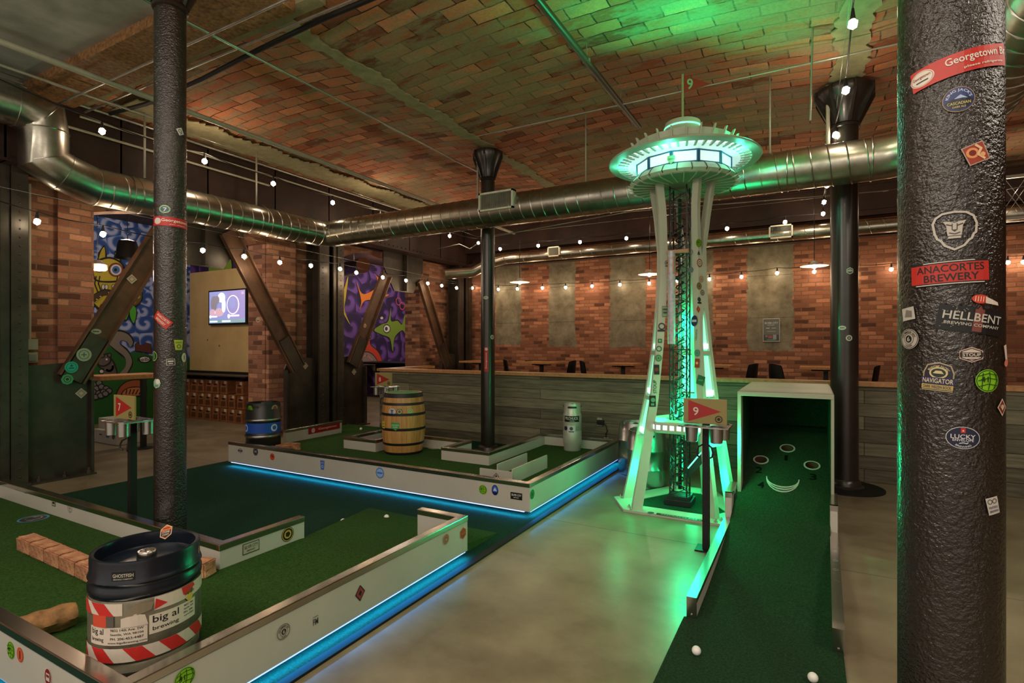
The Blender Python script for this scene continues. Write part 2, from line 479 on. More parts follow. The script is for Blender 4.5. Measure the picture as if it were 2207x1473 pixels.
def m_barrel():
    t = NT('oak_staves'); tc = t.coord()
    sp = t.n('ShaderNodeSeparateXYZ'); t.l(tc, sp.inputs[0])
    a = t.math('ARCTAN2', sp.outputs[1], sp.outputs[0])
    st = t.math('MULTIPLY', t.math('ADD', t.math('DIVIDE', a, 2 * PI), .5), 26)
    fr = t.math('ABSOLUTE', t.math('SUBTRACT', t.math('FRACT', st), .5))
    gap = t.math('GREATER_THAN', fr, .482)
    wn = t.n('ShaderNodeTexWhiteNoise'); wn.noise_dimensions = '1D'; t.l(t.math('FLOOR', st), wn.inputs['W'])
    mp = t.n('ShaderNodeMapping'); mp.inputs['Scale'].default_value = (12, 12, 1.4); t.l(tc, mp.inputs[0])
    g = t.noise(mp.outputs[0], 3, 6)
    c = t.ramp(t.math('ADD', t.math('MULTIPLY', g, .6), t.math('MULTIPLY', wn.outputs[0], .35)), [(.2, lin((150, 100, 48))), (.75, lin((206, 156, 92)))])
    c = t.mix(t.math('MULTIPLY', gap, .7), c, lin((70, 42, 18)))
    t.col(c).pr(.45, 0, .5); t.bump(t.math('SUBTRACT', 1.0, gap), .3, .004)
    return t.m
M['oak'] = m_barrel()

def m_spiral(name, c1, c2, c3, scale=2.6, k=26, axes='yzx'):
    t = NT(name); v = t.coord(axes)
    vo = t.n('ShaderNodeTexVoronoi'); vo.voronoi_dimensions = '2D'; vo.inputs['Scale'].default_value = scale; vo.inputs['Randomness'].default_value = .75
    t.l(v, vo.inputs['Vector'])
    mu = t.n('ShaderNodeVectorMath', operation='SCALE'); t.l(v, mu.inputs[0]); mu.inputs['Scale'].default_value = 1.0
    d = t.n('ShaderNodeVectorMath', operation='SUBTRACT'); t.l(mu.outputs[0], d.inputs[0]); t.l(vo.outputs['Position'], d.inputs[1])
    sp = t.n('ShaderNodeSeparateXYZ'); t.l(d.outputs[0], sp.inputs[0])
    an = t.math('ARCTAN2', sp.outputs[1], sp.outputs[0])
    r = t.math('SQRT', t.math('ADD', t.math('MULTIPLY', sp.outputs[0], sp.outputs[0]), t.math('MULTIPLY', sp.outputs[1], sp.outputs[1])))
    w = t.math('SINE', t.math('ADD', t.math('MULTIPLY', r, k * scale), an))
    c = t.ramp(t.math('ADD', t.math('MULTIPLY', w, .5), .5), [(.25, lin(c1)), (.6, lin(c2)), (.9, lin(c3))])
    n = t.noise(v, 1.5, 4)
    c = t.mix(t.math('MULTIPLY', n, .5), c, lin(c1))
    t.col(c).pr(.7, 0, .3)
    return t.m
M['mural_blue'] = m_spiral('mural_blue_swirls', (44, 74, 138), (96, 128, 190), (176, 184, 222), scale=3.4, k=9)
M['mural_purple'] = m_spiral('mural_purple_swirls', (38, 20, 62), (62, 36, 104), (110, 72, 150), scale=1.7, k=7)
M['mural_purple_x'] = m_spiral('mural_purple_swirls_x', (38, 20, 62), (62, 36, 104), (110, 72, 150), scale=1.7, k=7, axes='xzy')

# ------------------------------------------------------------------ sticker / lettering helper
class Flat:
    flat = True
    def __init__(s, O, U, V):
        s.O, s.U, s.V = Vector(O), Vector(U).normalized(), Vector(V).normalized(); s.N = s.U.cross(s.V).normalized()
    def p(s, u, v, d): return s.O + s.U * u + s.V * v + s.N * d
class Cyl:
    flat = False
    def __init__(s, cx, cy, r, a0, z0, taper=None): s.cx, s.cy, s.r, s.a0, s.z0, s.tp = cx, cy, r, a0, z0, taper
    def p(s, u, v, d):
        r = s.r if s.tp is None else s.tp(s.z0 + v)
        a = s.a0 + u / s.r
        return Vector((s.cx + (r + d) * math.cos(a), s.cy + (r + d) * math.sin(a), s.z0 + v))
_tx = {}
def text_mesh(body):
    if body in _tx: return _tx[body]
    cu = bpy.data.curves.new('t', 'FONT'); cu.body = body; cu.size = 1; cu.resolution_u = 3; cu.offset = .012
    o = bpy.data.objects.new('t', cu); COL.objects.link(o)
    dg = bpy.context.evaluated_depsgraph_get()
    me = bpy.data.meshes.new_from_object(o.evaluated_get(dg))
    vs = [(v.co.x, v.co.y) for v in me.vertices]; fs = [list(p.vertices) for p in me.polygons]
    bpy.data.objects.remove(o); bpy.data.curves.remove(cu); bpy.data.meshes.remove(me)
    x0 = min(v[0] for v in vs); x1 = max(v[0] for v in vs); y0 = min(v[1] for v in vs); y1 = max(v[1] for v in vs)
    vs = [((x - (x0 + x1) / 2) / (x1 - x0), (y - (y0 + y1) / 2) / (y1 - y0)) for x, y in vs]
    _tx[body] = (vs, fs); return _tx[body]
class Art:
    def __init__(s, surf, rot=0.0, step=.0003, base=.0015):
        s.sf = surf; s.rot = rot; s.items = []; s.step = step; s.d = base; s.cols = []
    def _add(s, vs, fs, col):
        if col not in s.cols: s.cols.append(col)
        s.items.append((vs, fs, s.cols.index(col), s.d)); s.d += s.step; return s
    def poly(s, pts, col):
        tr = tessellate_polygon([[Vector((u, v, 0)) for u, v in pts]])
        return s._add(list(pts), [list(t) for t in tr], col)
    def rect(s, u, v, w, h, col): return s._add([(u - w / 2, v - h / 2), (u + w / 2, v - h / 2), (u + w / 2, v + h / 2), (u - w / 2, v + h / 2)], [[0, 1, 2, 3]], col)
    def disc(s, u, v, r, col, ry=None, n=28):
        ry = ry or r
        return s._add([(u + r * math.cos(2 * PI * k / n), v + ry * math.sin(2 * PI * k / n)) for k in range(n)], [list(range(n))], col)
    def ngon(s, u, v, r, col, n=6, a0=0.0, ry=None):
        ry = ry or r
        return s._add([(u + r * math.cos(a0 + 2 * PI * k / n), v + ry * math.sin(a0 + 2 * PI * k / n)) for k in range(n)], [list(range(n))], col)
    def ring(s, u, v, r0, r1, col, n=32, sy=1.0):
        vs = [(u + r * math.cos(2 * PI * k / n), v + sy * r * math.sin(2 * PI * k / n)) for r in (r0, r1) for k in range(n)]
        return s._add(vs, [[k, (k + 1) % n, n + (k + 1) % n, n + k] for k in range(n)], col)
    def line(s, pts, w, col):
        vs = []; fs = []
        for i in range(len(pts) - 1):
            a = Vector(pts[i]); b = Vector(pts[i + 1]); t = (b - a)
            if t.length < 1e-6: continue
            t.normalize(); n = Vector((-t.y, t.x)) * w / 2; e = t * w * .25
            k = len(vs); vs += [tuple(a - n - e), tuple(b - n + e), tuple(b + n + e), tuple(a + n - e)]; fs.append([k, k + 1, k + 2, k + 3])
        return s._add(vs, fs, col)
    def text(s, body, u, v, w, h, col, arc=None, rot=0.0):
        vs, fs = text_mesh(body)
        if arc is None:
            cr, sr = math.cos(rot), math.sin(rot)
            out = [(u + x * w * cr - y * h * sr, v + x * w * sr + y * h * cr) for x, y in vs]
        else:     # arc: signed radius; positive = over the top, negative = along the bottom
            out = []
            for x, y in vs:
                if arc > 0:
                    a = PI / 2 - x * w / arc; r = arc + y * h
                    out.append((u + r * math.cos(a), v + r * math.sin(a)))
                else:
                    R = -arc; a = -PI / 2 + x * w / R; r = R - y * h
                    out.append((u + r * math.cos(a), v + r * math.sin(a)))
        return s._add(out, fs, col)
    def build(s, name, parent, rough=.4, at=None):
        mb = MB(); cr, sr = math.cos(s.rot), math.sin(s.rot)
        for vs, fs, mi, d in s.items:
            vs = [(x * cr - y * sr, x * sr + y * cr) for x, y in vs]
            if s.sf.flat: mb.add([s.sf.p(x, y, d) for x, y in vs], fs, mi); continue
            bm = bmesh.new(); bv = [bm.verts.new((x, y, 0)) for x, y in vs]
            for f in fs:
                try: bm.faces.new([bv[i] for i in f])
                except ValueError: pass
            xs = [v[0] for v in vs]; lo, hi = min(xs), max(xs); st = max(.006, s.sf.r * .12)
            k = math.floor(lo / st) * st + st
            while k < hi:
                bmesh.ops.bisect_plane(bm, geom=bm.verts[:] + bm.edges[:] + bm.faces[:], plane_co=(k, 0, 0), plane_no=(1, 0, 0)); k += st
            bm.verts.index_update()
            mb.add([s.sf.p(v.co.x, v.co.y, d) for v in bm.verts], [[v.index for v in f.verts] for f in bm.faces], mi); bm.free()
        return obj(name, mb, [flat(c, rough) for c in s.cols], parent, at=at, fixn=False)
WHT, BLK, RED, GRN, YEL, BLU, ORG, NVY, TAN, GRY = (225, 222, 212), (20, 20, 20), (186, 44, 34), (110, 170, 40), (214, 180, 60), (44, 84, 170), (214, 98, 36), (22, 28, 62), (176, 156, 96), (120, 118, 110)
# a few recurring small sticker designs --------------------------------
def st_leafball(a, r):      # green ball with black seams and the number 41
    a.disc(0, 0, r, (126, 190, 30)); a.ring(0, 0, r * .86, r * .93, (40, 70, 20))
    for k in (-.5, 0.02, .5): a.line([(k * r, -r * .8 + abs(k) * r * .25), (k * r * 1.25 + r * .16, 0), (k * r + r * .1, r * .78 - abs(k) * r * .25)], r * .07, (30, 60, 14))
    for k in (-.42, .1, .5): a.line([(-r * .8, k * r - r * .1), (0, k * r + r * .14), (r * .8, k * r)], r * .06, (30, 60, 14))
    a.text('41', -r * .32, r * .12, r * .62, r * .5, (24, 48, 12))
def st_number6(a, r):
    a.disc(0, 0, r, (176, 170, 158)); a.ring(0, 0, r * .88, r * .94, BLK); a.ring(0, 0, r * .50, r * .54, BLK)
    a.disc(0, 0, r * .33, BLK, ry=r * .36); a.text('6', 0, 0, r * .3, r * .46, (190, 186, 174))
    a.text('NUMBER SIX', 0, 0, r * 1.9, r * .2, BLK, arc=r * .70); a.text('CIDER', 0, 0, r * .8, r * .18, BLK, arc=-r * .70)
def st_silver(a, w):
    a.rect(0, 0, w, w * .58, (30, 28, 26)); a.rect(0, 0, w * .93, w * .50, (176, 172, 150)); a.rect(0, 0, w * .88, w * .46, (30, 28, 26) if False else (176, 172, 150))
    a.text('SILVER CITY', 0, w * .08, w * .82, w * .17, BLK); a.text('BREWERY', 0, -w * .12, w * .5, w * .09, BLK)
def st_silver_dark(a, w):
    a.rect(0, 0, w, w * .52, BLK); a.text('SILVER CITY', 0, w * .07, w * .84, w * .16, WHT); a.text('BREWERY', 0, -w * .12, w * .46, w * .07, WHT)
def st_round(a, r, c0, c1, c2):
    a.disc(0, 0, r, c0); a.disc(0, 0, r * .84, c1); a.ring(0, 0, r * .58, r * .66, c2)
    a.poly([(-r * .3, -r * .25), (r * .3, -r * .25), (0, r * .35)], c2)
def st_hex(a, r, c0, c1):
    a.ngon(0, 0, r, c0, 6, PI / 6); a.ngon(0, 0, r * .78, c1, 6, PI / 6); a.rect(0, 0, r * 1.2, r * .34, c0); a.rect(0, r * .35, r * .6, r * .14, c0)
def st_diamond(a, r, c0, c1, ry=None):
    ry = ry or r
    a.ngon(0, 0, r, c0, 4, 0, ry=ry); a.ngon(0, 0, r * .8, c1, 4, 0, ry=ry * .8); a.ngon(0, 0, r * .36, c0, 4, 0, ry=ry * .36)
def st_lines(a, w, h, c0, c1, n=3):
    a.rect(0, 0, w, h, c0)
    for k in range(n):
        a.rect(0, h * (.5 - (k + .5) / n), w * (.8 - .12 * (k % 2)), h * .45 / n, c1)

exec_parts = []
# ================================================================== STRUCTURE
CEIL = 4.2
struct('floor', MB().box(-17, 8, -4, 17, -.05, 0), M['floor'])

# vaulted tile ceiling between plaster ribs
RIBS = [-7.1, -3.85, .33, 4.5, 8.0]
def vault_z(x):
    for a, b in zip(RIBS[:-1], RIBS[1:]):
        if a <= x <= b:
            t = (x - a) / (b - a) * 2 - 1
            return CEIL - .02 + .10 * (1 - t * t)
    return CEIL
def ceiling_panel(name, x0, x1, y0, y1, mat, n=24):
    mb = MB(); vs = []
    for k in range(n + 1):
        x = x0 + (x1 - x0) * k / n; z = vault_z(x)
        vs += [(x, y0, z), (x, y1, z), (x, y0, z + .2), (x, y1, z + .2)]
    fs = []
    for k in range(n):
        a, b = k * 4, k * 4 + 4
        fs += [(a, a + 1, b + 1, b), (a + 2, b + 2, b + 3, a + 3)]
    fs += [(0, 2, 3, 1), (n * 4, n * 4 + 1, n * 4 + 3, n * 4 + 2)]
    mb.add(vs, fs, 0, True)
    return struct(name, mb, mat)
ceiling_panel('ceiling', -7.1, -3.85, 2.95, 11.5, M['tile'])
ceiling_panel('ceiling', -3.85, .33, -4, 11.5, M['tile'])
ceiling_panel('ceiling', .33, 4.5, -4, 11.5, M['tile'])
ceiling_panel('ceiling', 4.5, 8.0, -4, 11.5, M['tile'])
struct('ceiling', MB().box(-7.2, -3.85, -4, 2.45, CEIL - .03, CEIL + .2), M['slab'])
struct('ceiling', MB().box(-17, -7.5, -4, 17, 3.9, 4.1), M['girder'])
def ragged_strip(xc, w, y0, y1, z, amp=.05, n=170, th=.012):
    mb = MB(); L = []; R = []
    for k in range(n + 1):
        y = y0 + (y1 - y0) * k / n
        a = w * .5 + amp * (math.sin(k * .37) * .5 + random.uniform(-.5, .6)); b = w * .5 + amp * (math.sin(k * .29 + 1) * .5 + random.uniform(-.5, .6))
        L.append((xc - a, y)); R.append((xc + b, y))
    poly = L + R[::-1]
    mb.prism(poly, [], lambda u, v, d: (u, v, z - d), 0, th)
    return mb
struct('trim_1', ragged_strip(-3.85, .17, 2.9, 11.4, CEIL - .015), M['plaster'])
struct('trim_2', ragged_strip(.33, .26, 2.6, 11.4, CEIL - .015, .05), M['plaster'])
struct('trim_3', ragged_strip(-6.75, .5, 3.2, 9.6, CEIL - .01, .08), M['plaster'])
# OSB strip closing the slab edge, dark hose gap beside it
struct('trim_4', MB().box(-7.05, -3.5, 2.42, 2.86, CEIL - .12, CEIL + .0), M['osb'])
struct('trim_5', MB().box(-7.05, -3.3, 2.86, 2.98, CEIL - .06, CEIL + .04), M['plaster'])

# brick wall on the left with two arched openings, and piers
def arch_opening(y0, y1, zs, rise):
    pts = [(y0, 0), (y0, zs)]
    for k in range(1, 16):
        t = k / 16; pts.append((y0 + (y1 - y0) * t, zs + rise * math.sin(PI * t)))
    pts += [(y1, zs), (y1, 0)]
    return pts
outer = [(-4, 0)] + arch_opening(3.32, 5.72, 3.12, .22) + arch_opening(7.15, 9.67, 3.05, .34) + [(11.7, 0), (11.7, 4.2), (-4, 4.2)]
struct('wall_left', MB().prism(outer, [], lambda u, v, d: (-7.72 - d, u, v), 0, .42), M['brick_y'])
struct('wall_left_pier', MB().box(-7.715, -7.64, 5.73, 6.25, 0, 3.3), M['brick_y'])
struct('wall_left_pilaster', MB().box(-7.715, -7.66, 2.95, 3.31, 1.0, 3.3), M['brick_y'])
struct('wall_back', MB().box(-8.2, 8, 11.3, 11.7, 0, 4.2), M['brick_x'])
struct('wall_right', MB().box(7.6, 8, -4, 11.3, 0, 4.2), M['brick_y'])
# side room behind the left wall
struct('wall_side_room', MB().box(-11.95, -11.7, -2, 16.6, 0, 3.9), M['mural_blue'])
struct('wall_side_cross', MB().box(-11.7, -9.45, 6.85, 7.0, 0, 3.9), M['mural_purple_x'])
struct('wall_side_end', MB().box(-11.7, -7.7, 16.3, 16.6, 0, 3.9), M['brick_plain_x'])

# oxide-red girders on top of the steel frames
def girder(name, x0, x1, y0, y1, z0, z1, along='y'):
    mb = MB()
    if along == 'y':
        mb.box(x0 + .1, x0 + .16, y0, y1, z0, z1)
        for z in (z0, z1 - .03): mb.box(x0, x1, y0, y1, z, z + .03)
        y = y0
        while y < y1: mb.box(x0 + .12, x1 - .01, y, y + .02, z0, z1); y += 1.05
        k = y0
        while k < y1:
            for z in (z0 + .05, z1 - .06): mb.box(x1 - .01, x1 + .004, k, k + .02, z, z + .02)
            k += .12
        mb.box(x1 - .08, x1 - .01, y0, y1, z0 + .02, z1 - .02)
    else:
        mb.box(x0, x1, y0 + .02, y0 + .1, z0, z1)
        for z in (z0, z1 - .03): mb.box(x0, x1, y0, y1, z, z + .03)
    return struct(name, mb, M['girder'])
girder('trim_6', -7.6, -7.12, -4, 11.3, 3.36, 4.19)
girder('trim_7', -7.4, 7.6, 10.6, 10.9, 3.62, 4.15, 'x')
struct('trim_8', MB().box(-7.4, 7.6, 10.75, 10.95, 3.3, 3.40).box(-7.4, 7.6, 11.0, 11.05, 3.5, 3.56), M['girder'])

# ================================================================== STEEL FRAMES WITH BRACES (left wall)
def steel_column(yc, label):
    t = thing('steel_column', label, 'column', (-7.45, yc, 0), 'steel columns along the brick wall')
    mb = MB(); x0, x1 = -7.6, -7.28
    mb.box(x0, x0 + .03, yc - .26, yc + .26, 0, 3.36); mb.box(x1 - .03, x1, yc - .26, yc - .05, 0, 3.36); mb.box(x1 - .03, x1, yc + .05, yc + .26, 0, 3.36)
    for dy in (-.14, .14): mb.box(x0, x1, yc + dy - .015, yc + dy + .015, 0, 3.36)
    mb.box(x1 - .16, x1 - .1, yc - .05, yc + .05, 0, 3.36)
    obj('web', mb, M['steel'], t)
    mb = MB().box(x1, x1 + .02, yc - .27, yc - .13, 0, 3.36).box(x1, x1 + .02, yc + .13, yc + .27, 0, 3.36)
    for k in range(36):
        for dy in (-.2, .2): mb.ball((x1 + .02, yc + dy, .1 + k * .09), .011, sub=1)
    obj('flange', mb, M['steel'], t)
    obj('base_plate', MB().box(-7.62, -7.2, yc - .272, yc + .272, 0, .035), M['steel'], t)
    return t
def gusset(yc, side, label):
    """tall plate at a column foot, on one side"""
    y0 = yc + side * .276; y1 = yc + side * .88
    t = thing('gusset_plate', label, 'steel plate', (-7.38, (y0 + y1) / 2, 0), 'foot gussets of the steel columns')
    pts = [(y0, 0), (y1, 0), (y1, 1.10), (y1 - side * .10, 1.30), (y0, 1.26)]
    if side < 0: pts = pts[::-1]
    obj('plate', MB().prism(pts, [], lambda u, v, d: (-7.40 + d, u, v), 0, .03), M['steel'], t)
    obj('stiffener', MB().box(-7.37, -7.31, y1 - side * .0 - .015, y1 + .015, 0, 1.08), M['steel'], t)
    mb = MB()
    mb.box(-7.37, -7.22, min(y0, y1), max(y0, y1), 0, .02)
    for k in range(3):
        y = y0 + (y1 - y0) * (.15 + .38 * k); mb.lathe((-7.28, y, .02), [(.028, 0), (.028, .03), (.014, .03), (.014, .06)], 6, smooth=False)
    obj('anchor_flange', mb, M['steel'], t)
    return t
def brace(pa, pb, yc, side, label):
    t = thing('diagonal_brace', label, 'brace', ((pa.x + pb.x) / 2, (pa.y + pb.y) / 2, min(pa.z, pb.z)), 'diagonal braces of the steel frames')
    d = (pb - pa).normalized(); N = Vector((1, 0, 0)); V = N.cross(d).normalized(); C = (pa + pb) / 2; L = (pb - pa).length
    mb = MB(); mb.obox(C, d, V, N, L, .26, .02)
    for k in (-1, 1): mb.obox(C + V * (k * .125) + N * .03, d, V, N, L, .02, .07)
    obj('channel', mb, M['brown_steel'], t)
    mb = MB(); mb.obox(pa + d * .28 + N * .035, d, V, N, .56, .20, .05)
    obj('splice_plate', mb, M['steel'], t)
    return t
cols = [(2.27, 'near left steel column of riveted plates, cut by the photo edge'),
        (6.70, 'riveted steel column in front of the brick pier behind the blue keg'),
        (10.85, 'farthest riveted steel column, beside the back brick wall corner')]
for yc, lb in cols: steel_column(yc, lb)
gs = [(2.27, 1, 'dark steel foot gusset left of the mural opening, with a conduit box above'),
      (6.70, -1, 'dark steel foot gusset directly behind the blue-banded keg'),
      (6.70, 1, 'dark steel foot gusset on the far side of the middle steel column'),
      (10.85, -1, 'dark steel foot gusset on the near side of the farthest steel column')]
for yc, sd, lb in gs: gusset(yc, sd, lb)
XB = -7.34
def topgusset(yc, label):
    t = thing('top_gusset', label, 'steel plate', (-7.38, yc, 2.5), 'top gussets of the braces')
    pts = [(yc - .62, 3.36), (yc - .62, 3.05), (yc - .3, 2.58), (yc + .3, 2.58), (yc + .62, 3.05), (yc + .62, 3.36)]
    obj('plate', MB().prism(pts, [], lambda u, v, d: (-7.42 + d, u, v), 0, .03), M['steel'], t)
    obj('centre_rib', MB().box(-7.39, -7.3, yc - .02, yc + .02, 2.60, 3.34), M['steel'], t)
    return t
topgusset(4.5, 'large steel gusset where the braces meet above the mural opening')
topgusset(8.75, 'large steel gusset above the purple mural opening')
def bpx(a, b): return PX(a[0], a[1], XB), PX(b[0], b[1], XB)
p = bpx((150, 818), (322, 545)); d = (p[1] - p[0]).normalized()
BR = [brace(p[0], p[0] + d * 2.55, 0, 1, 'diagonal steel brace in front of the owl mural, with round stickers on its foot')]
p = bpx((640, 795), (520, 560)); d = (p[1] - p[0]).normalized()
BR.append(brace(p[0], p[0] + d * 2.35, 0, 1, 'diagonal steel brace leaning over the wall television'))
p = bpx((757, 788), (828, 600)); d = (p[1] - p[0]).normalized()
BR.append(brace(p[0], p[0] + d * 2.0, 0, 1, 'diagonal steel brace crossing the purple fish mural from low left'))
p = bpx((962, 790), (905, 600)); d = (p[1] - p[0]).normalized()
BR.append(brace(p[0], p[0] + d * 2.1, 0, 1, 'diagonal steel brace right of the purple fish mural'))
# stickers on first brace foot and gussets
def px_flat(px, py, X0=-7.34, off=.0):
    q = PX(px, py, X0 + off); return Flat(q, (0, 1, 0), (0, 0, 1))
g0 = [o for o in bpy.data.objects if o.name.startswith('gusset_plate')]
for (px, py, kind, par, off) in [(181, 765, 0, BR[0], .07), (154, 792, 1, BR[0], .07), (145, 818, 2, BR[0], .07), (207, 715, 3, BR[0], .02), (284, 602, 4, BR[0], .02),
                            (175, 848, 4, g0[0], -.025), (527, 553, 4, BR[1], .03), (658, 789, 4, g0[1], -.025), (763, 802, 4, g0[2], -.025), (786, 702, 5, BR[2], .03), (556, 690, 5, BR[1], .03)]:
    a = Art(px_flat(px, py, XB, off))
    if kind == 0: a.disc(0, 0, .075, (150, 170, 140)); a.ring(0, 0, .045, .052, (60, 90, 80)); a.rect(0, 0, .05, .01, (60, 90, 80)); a.rect(0, 0, .01, .05, (60, 90, 80))
    elif kind == 1: a.disc(0, 0, .065, (40, 170, 140)); a.ring(0, 0, .045, .05, (20, 80, 70)); a.rect(0, -.01, .05, .012, (20, 80, 70)); a.ngon(0, .018, .02, (20, 80, 70), 3, PI / 2)
    elif kind == 2: a.ngon(0, 0, .06, (60, 150, 90), 8); a.disc(0, 0, .035, (30, 50, 34)); a.ring(0, 0, .018, .026, (120, 180, 130))
    elif kind == 3: a.disc(0, 0, .055, (160, 170, 140), ry=.032); a.rect(0, 0, .06, .012, (60, 70, 60))
    elif kind == 4: st_diamond(a, .06, (190, 180, 160), (150, 140, 120))
    else: a.disc(0, 0, .04, (200, 180, 160)); a.rect(0, -.01, .04, .014, RED)
    a.build('sticker', par)

# conduit, switch boxes on the near brick wall
t = thing('wall_conduit', 'thin white conduit running down the near brick wall to two small boxes', 'conduit', (-7.68, 2.72, 1.3))
q = PX(64, 700, -7.68)
obj('pipe', MB().tube([(q.x, q.y, 3.3), (q.x, q.y, 1.55)], .014, 10), M['white_pipe'], t)
q1 = PX(66, 743, -7.66); q2 = PX(66, 771, -7.66)
obj('upper_box', MB().box(-7.71, -7.62, q1.y - .055, q1.y + .055, q1.z - .06, q1.z + .06, bev=.006), M['white_pipe'], t)
b = obj('lower_box', MB().box(-7.71, -7.64, q2.y - .06, q2.y + .06, q2.z - .06, q2.z + .06, bev=.006), M['white_pipe'], t)
obj('switch_cover', MB().box(-7.64, -7.62, q2.y - .03, q2.y + .04, q2.z - .04, q2.z + .035, bev=.004), flat((150, 150, 138)), b)

# ================================================================== CAST IRON COLUMNS
def iron_column(cx, cy, r, base_z, label, mat, cap_w=.2, zflare=3.8, cl=1.3):
    t = thing('iron_column', label, 'column', (cx, cy, 0), 'cast iron columns holding up the tiled vaults')
    obj('shaft', MB().lathe((cx, cy, 0), [(r, base_z), (r, .6), (r * .995, 2.2), (r * .99, zflare)], 40, cap0=False, cap1=False), mat, t)
    obj('neck_ring', MB().lathe((cx, cy, zflare), [(r, -.02), (r * 1.12, -.012), (r * 1.12, .012), (r, .03)], 40, cap0=False, cap1=False), M['column_smooth'], t)
    mb = MB(); mb.lathe((cx, cy, zflare), [(r * .98, 0), (r * 1.02, .06), (r * 1.25, .16), (r * 1.6, .24), (cap_w, .33), (cap_w, .385)], 32)
    obj('capital', mb, M['column_smooth'], t)
    mb = MB()
    for k in range(8):
        a = k * PI / 4 + .3; n = Vector((-math.sin(a), math.cos(a), 0)); d = Vector((math.cos(a), math.sin(a), 0)); C = Vector((cx, cy, 0))
        P = [(r * .95, zflare + .04), (r * 1.15, zflare + .02), (cap_w * 1.06, zflare + .30), (cap_w * 1.06, zflare + .385), (r * .9, zflare + .385)]
        mb.prism(P, [], lambda u, v, dd, C=C, d=d, n=n: tuple(C + d * u + n * dd + Vector((0, 0, v))), -.012, .012)
    obj('capital_ribs', mb, M['column_smooth'], t)
    obj('base_collar', MB().lathe((cx, cy, base_z), [(r * cl, 0), (r * cl, .025), (r * (1 + (cl - 1) * .5), .04), (r * (1 + (cl - 1) * .4), .08), (r * 1.02, .10)], 40, cap1=False), M['column_smooth'], t)
    return t
BCX, BCY, BCR = .352, 1.985, .123
bigc = iron_column(BCX, BCY, BCR, 0, 'closest thick dark column on the right, lumpy glossy paint covered in stickers', M['column'])
LCX, LCY, LCR = -3.92, 2.155, .099
leftc = iron_column(LCX, LCY, LCR, 0, 'slim dark column on the left behind the striped keg, red band sticker at its top', M['column'], .22, 3.84)
MCX, MCY, MCR = PY(1051.5, 900, 6.42).x, 6.42, .097
midc = iron_column(MCX, MCY, MCR, .0, 'slim dark column rising out of the far golf course beside the oak barrel', M['column_smooth'], .2, 3.78, 2.0)
RCX, RCY, RCR = .31, 6.62, .128
rigc = iron_column(RCX, RCY, RCR, 0, 'thick dark column standing behind the putting ramp, three small pale stickers', M['column_smooth'], .27, 3.76, 1.4)
obj('floor_disc', MB().lathe((RCX, RCY, 0), [(.36, 0), (.36, .012), (.34, .018)], 40), M['rubber'], rigc)
def column_art(col, cx, cy, r, px, py, rot=0, base=.0015):
    a0, z0 = col_hit(px, py, cx, cy, r)
    return Art(Cyl(cx, cy, r, a0, z0), rot, base=base)
def bc(px, py, rot=0): return column_art(bigc, BCX, BCY, BCR, px, py, rot, .0035)
S = 1.0 / 715.0    # metres per photo pixel on the near column
# red band
a = bc(2062, 138, .17)
a.rect(.012, 0, .235, .058, (196, 40, 26)); a.disc(-.078, 0, .030, (226, 220, 206), ry=.022); a.ring(-.078, 0, .0262, .0275, (196, 40, 26), sy=.74)
a.text('Georgetown', -.078, .004, .044, .011, (150, 30, 20)); a.rect(-.078, -.008, .03, .003, BLK); a.text('Georgetown Br', .052, .007, .150, .026, (228, 222, 208)); a.text('please refrigerate', .062, -.017, .10, .008, (228, 222, 208))
a.build('sticker', bigc)
a = bc(2066, 215, .02); r = .0345
a.disc(0, 0, r, (172, 130, 62)); a.disc(0, 0, r * .95, (24, 52, 116)); a.poly([(-r * .88, -r * .2), (-r * .3, r * .12), (r * .1, -r * .02), (r * .45, r * .2), (r * .9, -r * .15), (r * .6, -r * .62), (0, -r * .88), (-r * .6, -r * .62)], (14, 18, 30))
a.poly([(-r * .3, r * .05), (r * .1, r * .35), (r * .55, r * .02), (r * .2, r * .08)], (170, 190, 226))
a.text("KING JACK'S", 0, 0, r * 2.0, r * .26, (210, 216, 230), arc=r * .70); a.text('CASCADIAN', 0, -r * .30, r * 1.42, r * .22, (206, 190, 120)); a.text('DARK ALE', 0, -r * .60, r * .8, r * .15, (206, 190, 120)); a.build('sticker', bigc)
a = bc(2103, 331, .38); a.rect(0, 0, .052, .052, (178, 160, 144)); a.rect(0, 0, .047, .047, (158, 60, 40))
a.disc(-.008, .004, .014, (224, 150, 92)); a.disc(-.008, .004, .008, (120, 30, 20)); a.line([(.012, -.02), (.002, -.004), (.014, .008), (.006, .021)], .006, (230, 190, 150)); a.disc(.012, -.008, .006, (226, 170, 110)); a.build('sticker', bigc)
# lion
a = bc(2057, 497, 0); L = (190, 184, 172)
mane = [(-.043, .004), (-.046, .022), (-.040, .037), (-.026, .047), (0, .050), (.024, .047), (.040, .036), (.047, .016), (.045, -.008), (.040, -.012), (.036, -.024), (.030, -.028), (.020, -.042), (0, -.052), (-.020, -.040), (-.028, -.026), (-.036, -.020), (-.042, -.004), (-.043, .004)]
a.line(mane, .0055, L)
a.poly([(-.024, .026), (-.010, .024), (0, .020), (.010, .024), (.024, .026), (.017, .012), (.016, -.004), (.014, -.014), (-.014, -.014), (-.016, -.004), (-.017, .012)], L)
D_ = (58, 50, 44)
a.line([(-.017, .017), (-.006, .013)], .003, D_); a.line([(.017, .017), (.006, .013)], .003, D_); a.line([(-.005, .018), (-.005, .002), (0, -.002), (.005, .002), (.005, .018)], .0018, D_)
a.poly([(-.006, .002), (.006, .002), (0, -.004)], D_); a.line([(-.011, -.006), (0, -.010), (.011, -.006)], .002, D_); a.rect(0, -.019, .026, .006, L); a.build('sticker', bigc)
